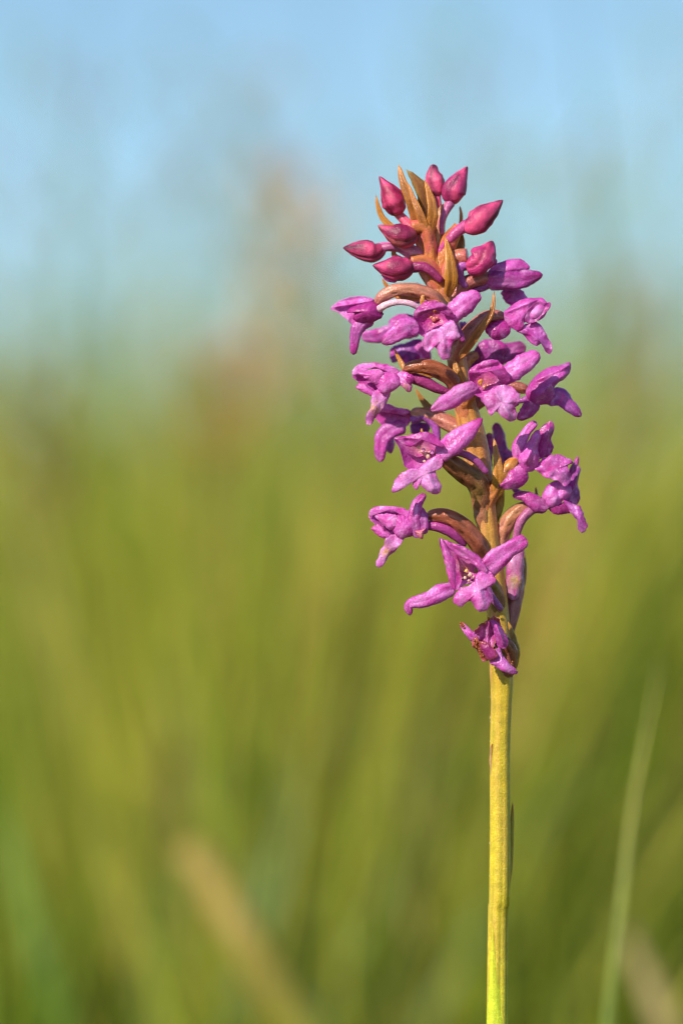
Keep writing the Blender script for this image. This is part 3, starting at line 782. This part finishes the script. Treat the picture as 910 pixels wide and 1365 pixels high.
# F17 behind the stem, low on the right
f = flower(686, 745, -20, 5, col=VIOL)
ovary(f, [(672, 858, -10), (682, 820, -12), (687, 790, -14), (686, 750, -18)], [9, 11, 12, 8], col=(0.22, 0.09, 0.08), c2=(0.40, 0.16, 0.26))
sepal(f, [(684, 800, 0), (685, 770, 2), (688, 745, 0), (694, 728, -6)], [12, 20, 20, 12], col=(0.58, 0.20, 0.40), stain=[(686, 775, 9, (0.55, 0.40, 0.06), 1.0)], cup=0.4)
spur(f, [(690, 745, -18), (694, 775, -16), (692, 800, -14), (688, 812, -12)], [6, 5, 5, 3], col=VIOL)

# F12 front, lowest fresh flower
f = flower(621, 768, 64, 5, col=(0.72, 0.30, 0.22), label="wide open front flower with a pale speckled throat")
blobs("column", [(619, 760, 70, 3.2, (0.78, 0.50, 0.16)), (624, 765, 70, 4, (0.84, 0.50, 0.42)), (617, 769, 71, 3, (0.80, 0.42, 0.36)), (628, 768, 69, 3.4, (0.80, 0.36, 0.42)), (622, 773, 72, 2.5, (0.84, 0.46, 0.36)),
                 (614, 771, 72, 1.8, (0.06, 0.01, 0.02)), (626, 772, 73, 2.0, (0.06, 0.01, 0.02))], f)
ovary(f, [(662, 822, 2), (660, 795, 16), (645, 770, 36), (632, 756, 54)], [10, 12, 11, 9], col=OLIVE, c2=OLIVE)
hood(f, [(585, 719), (596, 723), (610, 727), (626, 735), (638, 745), (644, 758), (638, 766), (628, 774), (616, 778), (606, 784), (599, 776), (595, 762), (592, 748), (588, 734)], z=64, bulge=-17, prof=2.4, col=(0.56, 0.09, 0.42),
     core=(0.66, 0.26, 0.22), corer=0.36, centre=(618, 760), rimc=MAG, rim=0.3)  # inside of the hood coloured darker for shade
sheet("petal", [(585, 719), (592, 726), (598, 738), (604, 748), (604, 762), (604, 784), (598, 777), (593, 760), (589, 742)], (0.56, 0.08, 0.40), f, z=80, bulge=3, rimc=MAG, rim=0.3, centre=(597, 752))
sheet("petal", [(590, 720), (604, 725), (620, 731), (634, 742), (643, 754), (644, 762), (634, 757), (624, 747), (614, 742), (604, 736), (596, 728)], (0.60, 0.12, 0.46), f, z=80, bulge=4, rimc=PALE, rim=0.3, centre=(622, 740),
      creases=[(600, 728, 630, 748, 3, -2.5)])
sepal(f, [(604, 783, 60), (587, 788, 68), (566, 798, 70), (545, 804, 64), (545, 819, 60)], [16, 21, 17, 13, 8], col=PINK, tip=DEEP, tipamt=0.8, cup=0.3)
sepal(f, [(638, 765, 58), (656, 749, 60), (676, 733, 58), (699, 718, 52)], [22, 25, 21, 17], col=PINK, tip=MAG, cup=0.10, blunt=0.25)
lip(f, [(605, 790), (610, 783), (620, 780), (629, 774), (632, 764), (640, 760), (650, 763), (656, 771), (653, 779), (645, 782), (648, 790), (650, 800), (645, 809), (637, 812), (630, 807), (625, 799), (619, 800), (613, 806), (605, 803), (603, 797)],
    z=82, bulge=7, centre=(632, 787), creases=[(632, 775, 640, 803, 3, 1.5)], col=(0.90, 0.23, 0.68))
spur(f, [(644, 778, 50), (652, 793, 48), (660, 804, 46), (667, 813, 44)], [6, 5, 4.5, 4], col=(0.44, 0.12, 0.42))

# F16 withered flower at the foot of the spike
f = flower(655, 860, 40, 6, col=DEEP, label="small withered flower with crisp brown edges")
ovary(f, [(670, 905, 2), (678, 885, 14), (676, 862, 24), (662, 850, 32)], [9, 11, 10, 8], col=(0.16, 0.06, 0.05), c2=BROWND)
sheet("petal", [(630, 842), (638, 832), (650, 824), (658, 823), (664, 830), (660, 845), (656, 860), (648, 876), (640, 872), (634, 862), (628, 850)], (0.46, 0.05, 0.32), f, z=48, bulge=-9, rimc=RUST, rim=1.3, ruf=3, jag=0.10, creases=[(650, 828, 646, 866, 3, 5)])
sheet("petal", [(652, 826), (660, 828), (668, 838), (674, 852), (670, 862), (660, 858), (656, 842)], (0.50, 0.09, 0.40), f, z=54, bulge=6, rimc=MAG, rim=0.5, ruf=2, creases=[(658, 830, 668, 856, 2.5, 3)])
sheet("petal", [(636, 856), (645, 854), (654, 862), (660, 872), (650, 878), (641, 870)], (0.36, 0.03, 0.22), f, z=58, bulge=4, rimc=RUST, rim=0.9, ruf=3, jag=0.1)
sheet("petal", [(627, 858), (632, 846), (637, 856), (642, 868), (648, 876), (640, 878), (634, 866)], RUST, f, z=54, bulge=2, ruf=4, jag=0.22)
petal("sepal", [(636, 852, 46), (626, 846, 50), (618, 836, 50), (612, 829, 48)], [12, 10, 8, 8], PINK, f, tip=RUST, tipamt=1.2, cup=0.4, ruf=0.15)
lip(f, [(655, 868), (663, 862), (668, 872), (676, 882), (686, 892), (684, 896), (672, 894), (658, 886), (650, 880)], z=52, bulge=6, col=(0.60, 0.16, 0.56), rimc=(0.4, 0.08, 0.3), rim=0.5)
blobs("crisp_edge", [(644 + i * 2.6 + random.uniform(-1, 1), 828 - 5 * math.sin(i / 6 * 3.1) + random.uniform(-1, 1), 52, random.uniform(1.3, 2.3), mix3(RUST, GOLD, random.random() * .6)) for i in range(7)]
      + [(630 + i * 1.2 + random.uniform(-3, 2), 852 + i * 2.2, 58, random.uniform(1.4, 2.4), mix3(RUST, BROWND, random.random())) for i in range(10)]
      + [(676 + random.uniform(-2, 8), 880 + i * 2.5, 50, 1.4, RUST) for i in range(4)]
      + [(612 + i * 1.6, 829 + i * 1.7 + random.uniform(-1, 1), 52, 2.0, RUST) for i in range(4)], f)

# fringe of gland hairs along the stem: tiny pale dots
pts = [(653 + random.uniform(-1, 0), random.uniform(900, 1300), 3, random.uniform(0.7, 1.3), (0.6, 0.5, 0.3)) for _ in range(8)]
pts += [(random.uniform(657, 676), random.uniform(900, 1350), 13.0, random.uniform(0.4, 0.7), (0.7, 0.60, 0.2)) for _ in range(40)]
o = blobs("gland_dots", pts, orchid, m=M_FLESH)
o["kind"] = "stuff"
# basal leaves out of frame
for a, l in ((0.5, 900), (2.2, 1000), (3.6, 800), (5.2, 950)):
    by = 1365 + base_drop - 60
    petal("leaf", [(681, by, 20), (681 + math.cos(a) * l * 0.3, by - 320, 20 + math.sin(a) * l * 0.3), (681 + math.cos(a) * l * 0.8, by - 380, 20 + math.sin(a) * l * 0.8),
                   (681 + math.cos(a) * l, by - 200, 20 + math.sin(a) * l)], [70, 150, 120, 20], (0.10, 0.20, 0.03), orchid, tip=OLIVE, m=M_FLESH, cup=0.3, thick=10)

# ------------------------------------------------------------------ grasses
GREEN = np.array([(0.23, 0.33, 0.024), (0.43, 0.47, 0.045), (0.58, 0.53, 0.075), (0.19, 0.35, 0.17), (0.56, 0.42, 0.17), (0.44, 0.22, 0.06), (0.07, 0.115, 0.008)])  # the blue-green entry carries sky reflection in its colour
def blade_arrays(bx, by, bz, h, w, lean, az, col, seg=4, droop=0.6):
    """Many curved tapering blades as arrays -> verts, faces, colours."""
    nB = len(bx)
    t = np.linspace(0, 1, seg + 1)
    T = t[None, :]
    horiz = h[:, None] * (lean[:, None] * T + droop * lean[:, None] * T ** 2.5)
    zz = h[:, None] * (T - 0.25 * np.abs(lean[:, None]) * T ** 2.2)
    px = bx[:, None] + np.cos(az)[:, None] * horiz
    py = by[:, None] + np.sin(az)[:, None] * horiz
    pz = bz[:, None] + zz
    face = rng.uniform(0, 2 * math.pi, nB)
    wd = w[:, None] * (1 - T ** 2.2) * 0.5 + 0.0001
    sx, sy = np.cos(face)[:, None] * wd, np.sin(face)[:, None] * wd
    Lh = np.stack([px - sx, py - sy, pz], -1)
    Rh = np.stack([px + sx, py + sy, pz], -1)
    verts = np.stack([Lh, Rh], 2).reshape(-1, 3)          # blade, seg, side
    k = np.arange(nB)[:, None] * (seg + 1) * 2 + np.arange(seg)[None, :] * 2
    faces = np.stack([k, k + 1, k + 3, k + 2], -1).reshape(-1, 4)
    cols = np.repeat(col, (seg + 1) * 2, axis=0)
    return verts, faces, cols

def fast_mesh(name, verts, faces, cols, m, props):
    me = bpy.data.meshes.new(name)
    me.vertices.add(len(verts)); me.vertices.foreach_set("co", verts.astype(np.float32).ravel())
    nf = len(faces)
    me.loops.add(nf * 4); me.loops.foreach_set("vertex_index", faces.astype(np.int32).ravel())
    me.polygons.add(nf)
    me.polygons.foreach_set("loop_start", np.arange(0, nf * 4, 4, dtype=np.int32))
    me.polygons.foreach_set("loop_total", np.full(nf, 4, dtype=np.int32))
    a = me.color_attributes.new("pigment", 'FLOAT_COLOR', 'POINT')
    arr = np.ones((len(verts), 4), dtype=np.float32); arr[:, :3] = cols
    a.data.foreach_set("color", arr.ravel())
    me.materials.append(m)
    me.update(calc_edges=True)
    o = bpy.data.objects.new(name, me); C.objects.link(o)
    for k, v in props.items():
        o[k] = v
    return o

def field(nB, x0, x1, y0, y1, hmin, hmax, wmin, wmax, probs, clump=0.5, keep=None):
    bx = rng.uniform(x0, x1, nB); by = rng.uniform(y0, y1, nB)
    dens = 0.5 + 0.5 * np.sin(bx * 5.1 + 1.3 * np.sin(by * 3.3)) * np.cos(by * 4.3 + 1.1 * np.sin(bx * 2.9))
    ok = rng.uniform(0, 1, nB) < (1 - clump) + clump * dens
    if keep is not None:
        ok &= keep(bx, by)
    bx, by, dens = bx[ok], by[ok], dens[ok]
    m = len(bx)
    h = rng.uniform(hmin, hmax, m) * (0.8 + 0.35 * dens)
    w = rng.uniform(wmin, wmax, m)
    lean = np.abs(rng.normal(0.26, 0.2, m))
    az = rng.normal(0.3, 1.6, m)
    # patches of one kind of grass: lush, yellowing, straw, and blue-green with sky light put into its colour
    a = np.sin(bx * 2.3 + 0.7 * np.sin(by * 1.1) + 1.0) + np.sin(by * 1.7 + bx * 0.9)
    b = np.cos(bx * 3.7 - by * 1.3) + np.sin(by * 2.9 + 2.0 + bx)
    W = np.stack([probs[0] * np.exp(0.5 * a), probs[1] * np.exp(0.6 * b), probs[2] * np.exp(1.1 * b), probs[3] * np.exp(-1.2 * a), probs[4] * np.exp(0.9 * (a + b) * 0.6), probs[5] * np.exp(-0.8 * b + 0.4 * a), probs[6] * np.exp(-0.9 * b)], 1)
    W /= W.sum(1, keepdims=True)
    ci = (rng.uniform(0, 1, m)[:, None] > np.cumsum(W, 1)).sum(1).clip(0, len(GREEN) - 1)
    col = GREEN[ci] * rng.uniform(0.75, 1.2, m)[:, None]
    return blade_arrays(bx, by, ground_h(bx, by), h, w, lean, az, col)

def out_of_view(bx, by):
    """Short turf only in the strip between lens and orchid and just behind it."""
    return ~((np.abs(bx) < 0.16) & (by > -0.6) & (by < 0.5))

P1 = [0.30, 0.26, 0.14, 0.12, 0.06, 0.04, 0.08]
parts = [
    field(9000, -2.0, 2.0, 0.55, 1.3, 0.16, 0.40, 0.002, 0.005, P1),
    field(26000, -3.0, 3.0, 1.2, 3.2, 0.12, 0.34, 0.002, 0.006, P1),
    field(40000, -6.0, 6.0, 3.0, 9.0, 0.12, 0.30, 0.004, 0.009, P1, clump=0.35),
    field(30000, -14.0, 14.0, 9.0, 27.0, 0.15, 0.35, 0.010, 0.025, P1, clump=0.2),
    field(16000, -2.0, 2.0, -2.0, 0.55, 0.04, 0.15, 0.002, 0.004, P1),
    field(5000, -2.0, 2.0, -2.0, 0.55, 0.14, 0.36, 0.002, 0.005, P1, keep=lambda x, y: (np.abs(x) > 0.45)),
]
def ray(px, py, d):
    """A spot in the meadow seen past the orchid, d metres from the lens."""
    return CAM + FWD * d + Vector(((px - 455) * S * d / DIST, 0, 0)) + UP * ((682.5 - py) * S * d / DIST)

def tuft(px, top, d, wide, nB, kinds, lean=0.10, az=0.3, wmin=0.002, wmax=0.0045, vary=0.35):
    """A tussock: blades from one foot, fanning out, the tallest reaching the given height."""
    T0 = ray(px, top, d)
    sp = wide * S * d / DIST * 0.5
    bx = rng.normal(T0.x, sp * 0.5, nB); by = rng.normal(T0.y, 0.05, nB)
    g = ground_h(bx, by)
    h = np.maximum((T0.z - g), 0.05) * (1 - vary * rng.uniform(0, 1, nB) ** 1.3)
    w = rng.uniform(wmin, wmax, nB)
    col = GREEN[rng.choice(kinds, nB)] * rng.uniform(0.8, 1.2, nB)[:, None]
    return blade_arrays(bx, by, g, h * 1.08, w, np.abs(rng.normal(lean, 0.07, nB)), rng.normal(az, 0.9, nB), col, seg=6)

# (x, top, distance, spread, blades, kinds)
TUFTS = [
    (300, 500, 1.0, 80, 60, [5, 2, 5]), (560, 980, 0.8, 80, 40, [5, 4, 1]), (150, 700, 0.95, 60, 40, [2, 4, 1]), (230, 560, 1.0, 60, 50, [1, 2]), (20, 560, 1.3, 100, 60, [4, 5, 1]), (430, 720, 0.9, 60, 50, [5, 6, 0]),
    (120, 440, 1.4, 160, 80, [1, 4, 3]), (250, 430, 1.5, 160, 80, [1, 3, 4]),
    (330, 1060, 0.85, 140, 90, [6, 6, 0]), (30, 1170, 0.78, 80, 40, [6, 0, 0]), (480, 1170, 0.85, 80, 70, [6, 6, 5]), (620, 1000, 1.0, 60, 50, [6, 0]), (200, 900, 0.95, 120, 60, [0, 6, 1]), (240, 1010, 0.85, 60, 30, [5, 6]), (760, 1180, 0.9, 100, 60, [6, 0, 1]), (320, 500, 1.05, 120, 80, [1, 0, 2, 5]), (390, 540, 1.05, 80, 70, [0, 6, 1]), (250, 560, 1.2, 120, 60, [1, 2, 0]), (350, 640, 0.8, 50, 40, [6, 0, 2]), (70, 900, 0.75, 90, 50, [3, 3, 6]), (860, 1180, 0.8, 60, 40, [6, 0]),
    (60, 470, 1.25, 220, 90, [1, 2, 4, 3]), (150, 560, 1.0, 150, 60, [1, 0, 2]), (20, 600, 1.5, 200, 110, [3, 0, 1]), (230, 520, 1.1, 120, 50, [1, 2, 5]), (100, 440, 1.4, 260, 70, [1, 2, 4]), (380, 470, 1.5, 160, 70, [1, 3, 2]), (860, 480, 1.5, 160, 70, [1, 2]), (590, 980, 0.75, 80, 30, [5, 2, 1]), (440, 620, 0.9, 60, 40, [6, 6, 5]),
    (300, 440, 1.0, 110, 60, [2, 5, 4, 1]), (365, 420, 0.95, 80, 60, [1, 0, 2, 2]), (350, 560, 0.85, 70, 40, [0, 6, 1]), (270, 640, 0.8, 70, 30, [1, 2]),
    (430, 560, 1.3, 100, 50, [6, 0, 1]), (480, 660, 1.4, 120, 60, [1, 3, 0]), (540, 700, 1.1, 120, 50, [1, 2, 0]), (590, 760, 0.9, 100, 40, [5, 2, 1]),
    (760, 620, 1.3, 120, 50, [3, 1, 0]), (830, 440, 1.2, 120, 80, [1, 2, 1, 0]), (890, 520, 1.0, 90, 50, [1, 0, 2]), (800, 700, 1.0, 110, 50, [1, 2, 3]), (720, 760, 1.2, 100, 50, [3, 0, 1]),
    (80, 860, 0.8, 120, 60, [3, 3, 0]), (300, 900, 0.8, 60, 24, [3, 1, 0]), (130, 960, 0.8, 90, 30, [3, 0]), (120, 700, 1.2, 160, 60, [3, 1]), (200, 800, 0.8, 100, 40, [0, 6, 1]), (410, 820, 0.8, 90, 40, [1, 2, 2]), (440, 950, 0.8, 80, 30, [2, 4, 1]),
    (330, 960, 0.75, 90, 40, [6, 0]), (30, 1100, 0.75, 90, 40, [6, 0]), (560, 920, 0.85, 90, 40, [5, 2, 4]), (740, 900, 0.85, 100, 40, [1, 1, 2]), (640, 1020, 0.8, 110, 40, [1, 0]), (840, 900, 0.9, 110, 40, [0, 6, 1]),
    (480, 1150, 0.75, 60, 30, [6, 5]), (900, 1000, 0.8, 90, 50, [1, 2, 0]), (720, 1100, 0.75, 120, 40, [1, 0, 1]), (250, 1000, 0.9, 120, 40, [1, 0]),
    (130, 230, 1.5, 260, 26, [3, 3, 0]), (230, 200, 1.7, 200, 22, [3, 0, 2]), (330, 130, 1.4, 120, 14, [4, 3, 3]), (60, 60, 1.3, 200, 12, [3, 0]), (600, 60, 1.5, 160, 14, [3, 1, 3]), (700, 180, 1.4, 200, 18, [3, 0, 1]),
    (860, 130, 1.3, 140, 18, [3, 0, 4]), (520, 250, 1.5, 160, 18, [3, 0]), (430, 100, 1.8, 200, 12, [3, 4]), (880, 330, 1.2, 120, 30, [1, 2, 3]), (780, 380, 1.4, 120, 24, [3, 4, 1]), (200, 380, 1.3, 300, 40, [3, 0, 1]),
]
for q in range(26):
    TUFTS.append((-40 + q * 38 + float(rng.uniform(-20, 20)), float(rng.uniform(60, 430)), float(rng.uniform(1.3, 2.0)), 150, 20, [[1, 3, 2], [3, 1, 1]][q % 2]))
for q in range(64):
    px = -80 + q * 16.5 + float(rng.uniform(-20, 20))
    prof = float(np.interp(px, [0, 250, 400, 450, 540, 720, 790, 910], [400, 430, 420, 600, 660, 650, 470, 400]))
    TUFTS.append((px, prof + float(rng.uniform(-270, 230)), float(rng.uniform(1.1, 2.2)), 130, 75 if px < 420 or px > 800 else 42, [[1, 2, 3], [1, 1, 0], [3, 1, 4], [1, 0, 2]][q % 4]))
for i_, t_ in enumerate(TUFTS):
    t_ = list(t_)
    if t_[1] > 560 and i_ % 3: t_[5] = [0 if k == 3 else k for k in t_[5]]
    high = t_[1] < 400
    if 400 <= t_[1] <= 720: t_[4] = int(t_[4] * 1.9)
    if high: t_[4] = int(t_[4] * 1.7); t_[3] *= 1.3
    parts.append(tuft(*t_, lean=(0.34 if high else 0.17), wmax=(0.0055 if high else 0.0045), vary=0.55 if t_[1] < 720 else 0.35, az=(0.0, math.pi, 0.9)[i_ % 3]))
vo, V_, F_, C_ = 0, [], [], []
for v, fc, cl in parts:
    V_.append(v); F_.append(fc + vo); C_.append(cl); vo += len(v)
fast_mesh("meadow_grass", np.concatenate(V_), np.concatenate(F_), np.concatenate(C_), M_GRASS, {"kind": "stuff", "label": "sunlit green and straw meadow grass out of focus behind the orchid"})

def wtube(pts, rad, col, ns=24, nphi=8, flat=1.0):
    sp = crom([tuple(p) for p in pts], ns)
    ra = np.interp(np.linspace(0, 1, ns), np.linspace(0, 1, len(rad)), rad)
    T = np.gradient(sp, axis=0); T /= np.linalg.norm(T, axis=1)[:, None] + 1e-12
    vs, fs, cs = [], [], []
    for i in range(ns):
        u = np.cross(T[i], [0, 1, 0]); u /= np.linalg.norm(u) + 1e-9
        v = np.cross(u, T[i])
        for j in range(nphi):
            a = 2 * math.pi * j / nphi
            vs.append(sp[i] + (u * math.cos(a) + v * math.sin(a) * flat) * ra[i])
            cs.append(col(i / (ns - 1)) if callable(col) else col)
    for i in range(ns - 1):
        for j in range(nphi):
            a, b = i * nphi + j, i * nphi + (j + 1) % nphi
            fs.append((a, b, b + nphi, a + nphi))
    fs.append(tuple(range(nphi))[::-1]); fs.append(tuple((ns - 1) * nphi + j for j in range(nphi)))
    return vs, fs, cs

def rooted(pts):
    """Carry a stalk on down to the soil in its own direction, bending upright."""
    a, b = pts[0], pts[1]
    d = (a - b).normalized()
    gz = float(ground_h(np.array(a.x), np.array(a.y)))
    if a.z <= gz:
        return pts
    k = a.z - gz
    slope = max(0.25, -d.z)
    foot = Vector((a.x + d.x / slope * k * 0.5, a.y, gz - 0.01))
    mid = Vector((a.x + d.x / slope * k * 0.35, a.y, gz + k * 0.5))
    return [foot, mid] + pts

def grass_blade(track, rad, col, label, flat=0.25):
    pts = rooted([ray(*p) for p in track])
    loc = pts[0].copy()
    nr = [rad[0], rad[0]] + list(rad) if len(pts) > len(track) else list(rad)
    v, fcs, cs = wtube([p - loc for p in pts], nr, col, flat=flat, ns=40)
    o = link("grass_stalk", v, fcs, M_GRASS, cols=cs, props={"label": label, "category": "grass stalk"})  # single grass blades and stalks of the meadow
    o.location = loc
    return o

def seed_grass(track, r, headlen, headr, hcol, scol, label, n=70, loose=1.0, group=None, name="grass_plume"):
    """A grass stalk carrying a plume of spikelets."""
    pts = rooted([ray(*p) for p in track])
    loc = pts[0].copy()
    root = empty(name, loc, label=label, category="flowering grass")
    if group:
        root["group"] = group
    lp = [p - loc for p in pts]
    v, fcs, cs = wtube(lp, [r, r * 0.8, r * 0.5], scol, ns=40, nphi=7)
    link("stalk", v, fcs, M_GRASS, root, cols=cs)
    sp = crom([tuple(p) for p in lp], 200)
    dl = np.r_[0, np.cumsum(np.linalg.norm(np.diff(sp, axis=0), axis=1))]
    vs, fs, c2 = [], [], []
    for i in range(n):
        q = dl[-1] - headlen * (i + random.random()) / n
        base = np.array([np.interp(q, dl, sp[:, k]) for k in range(3)])
        t = (dl[-1] - q) / headlen
        R = headr * (0.25 + 0.75 * math.sin(math.pi * min(1, t * 0.85 + 0.1))) * random.uniform(0.3, 1) * loose
        a = random.uniform(0, 2 * math.pi)
        c = base + np.array([math.cos(a) * R, math.sin(a) * R, R * random.uniform(0.0, 0.9)])
        ln, wd = min(headr, 0.018) * 0.42 * random.uniform(0.7, 1.3), min(headr, 0.018) * 0.12
        d = np.array([math.cos(a) * 0.6, math.sin(a) * 0.6, 1.0]); d /= np.linalg.norm(d)
        u = np.cross(d, [0.3, 1, 0.1]); u /= np.linalg.norm(u); w2 = np.cross(d, u)
        b = len(vs)
        vs += [c - d * ln, c + u * wd, c + w2 * wd, c - u * wd, c - w2 * wd, c + d * ln]
        cc = tuple(x * random.uniform(0.75, 1.25) for x in hcol)
        c2 += [cc] * 6
        for k in range(4):
            fs += [(b, b + 1 + (k + 1) % 4, b + 1 + k), (b + 5, b + 1 + k, b + 1 + (k + 1) % 4)]
        m = len(vs)                                   # its hair-thin branch
        vs += [base, c - d * ln, c - d * ln + u * 0.0002, base + u * 0.0003]; c2 += [cc] * 4
        fs.append((m, m + 1, m + 2, m + 3))
    link("seed_head", vs, fs, M_GRASS, root, cols=c2, smooth=False)
    return root

# single blades one can make out beside the orchid
grass_blade([(806, 1420, 0.47), (824, 1240, 0.47), (842, 1080, 0.475), (858, 990, 0.48), (870, 930, 0.49), (880, 880, 0.50)], [0.0012, 0.0014, 0.0013, 0.0010, 0.0004, 0.0001],
            lambda t: mix3((0.24, 0.36, 0.07), (0.52, 0.50, 0.13), (t - 0.76) * 7), "pale upright grass blade at the right edge, nearest to the orchid stem")
grass_blade([(95, 1420, 0.66), (60, 1290, 0.66), (30, 1180, 0.67), (-10, 1060, 0.68)], [0.0034, 0.0036, 0.0030, 0.001], (0.18, 0.29, 0.035), "broad fresh green blade leaning left in the lower left corner")
grass_blade([(430, 1440, 0.63), (370, 1330, 0.63), (315, 1235, 0.63), (278, 1170, 0.64), (252, 1125, 0.64)], [0.0034, 0.0038, 0.0038, 0.0036, 0.0030],
            lambda t: mix3((0.34, 0.36, 0.05), (0.44, 0.33, 0.08), (t - 0.80) * 8), "straw tipped broken stalk slanting left, low in the meadow", flat=0.7)
grass_blade([(905, 1440, 0.62), (880, 1350, 0.62), (850, 1280, 0.63), (835, 1240, 0.64)], [0.0040, 0.0040, 0.0030, 0.001], (0.42, 0.33, 0.14), "short straw coloured blade in the lower right corner")
grass_blade([(700, 1460, 0.95), (660, 1250, 0.95), (610, 1080, 0.96), (560, 960, 0.98)], [0.006, 0.006, 0.004, 0.001], (0.34, 0.34, 0.08), "wide yellowish blade slanting behind the orchid stem")
grass_blade([(500, 1400, 0.9), (520, 1150, 0.9), (530, 900, 0.9), (520, 700, 0.9)], [0.005, 0.005, 0.004, 0.001], (0.26, 0.26, 0.03), "tall green blade standing left of the orchid stem")

HEADS = [
    ((320, 900, 1.0), (345, 620, 1.0), (370, 440, 1.0), (384, 300, 1.0), (384, 240, 1.0), 0.062, 0.015, (0.80, 0.58, 0.38), "tall grass plume with pinkish straw head, left of the orchid spike"),
    ((250, 900, 0.95), (285, 700, 0.95), (300, 560, 0.95), (296, 500, 0.95), (292, 480, 0.95), 0.030, 0.012, (0.62, 0.34, 0.10), "short rust brown seed head low in the haze left of the orchid"),
    ((480, 900, 1.3), (440, 600, 1.3), (390, 350, 1.3), (330, 160, 1.3), (285, 90, 1.3), 0.090, 0.020, (0.52, 0.50, 0.30), "arching grey brown panicle bending left against the sky"),
    ((20, 900, 1.2), (60, 600, 1.2), (90, 400, 1.2), (85, 200, 1.2), (60, 90, 1.2), 0.100, 0.024, (0.46, 0.56, 0.42), "greenish grey panicle at the left edge against the sky"),
    ((240, 900, 1.3), (200, 650, 1.3), (170, 480, 1.3), (180, 330, 1.3), (215, 250, 1.3), 0.080, 0.030, (0.46, 0.56, 0.36), "loose greenish panicle in the upper left"),
    ((640, 900, 1.4), (645, 500, 1.4), (630, 250, 1.4), (615, 100, 1.4), (600, 20, 1.4), 0.100, 0.018, (0.44, 0.56, 0.32), "slim olive seed head rising above the orchid buds"),
    ((860, 1000, 1.2), (850, 700, 1.2), (815, 450, 1.2), (770, 300, 1.2), (730, 200, 1.2), 0.090, 0.020, (0.50, 0.54, 0.34), "grass head leaning left, right of the orchid"),
    ((820, 1000, 1.1), (835, 700, 1.1), (840, 520, 1.1), (830, 420, 1.1), (825, 370, 1.1), 0.050, 0.014, (0.50, 0.36, 0.14), "straw yellow seed head at the right of the orchid"),
    ((900, 900, 1.3), (890, 600, 1.3), (893, 350, 1.3), (900, 150, 1.3), (903, 40, 1.3), 0.120, 0.018, (0.50, 0.56, 0.38), "tall grey green seed head at the right edge"),
    ((60, 1000, 1.0), (70, 750, 1.0), (55, 620, 1.0), (40, 540, 1.0), (30, 500, 1.0), 0.040, 0.014, (0.46, 0.38, 0.14), "brownish seed head at the left edge above the green"),
    ((240, 1400, 0.8), (236, 1250, 0.8), (228, 1120, 0.8), (226, 1040, 0.8), (228, 1000, 0.8), 0.020, 0.006, (0.30, 0.17, 0.08), "small dull brown seed head behind the slanting straw stalk"),
]
for a_, b_, c_, d_, e_, hl, hr, hc, lb in HEADS:
    up = e_[1] < 300 and 'pinkish' not in lb
    seed_grass([a_, b_, c_, d_, e_], 0.0012, hl * (1.3 if up else 1), hr * (1.7 if up else 1), hc, (0.30, 0.30, 0.08), lb, n=34 if up else 44 if 'pinkish' in lb else 34, group="flowering grasses behind the orchid")
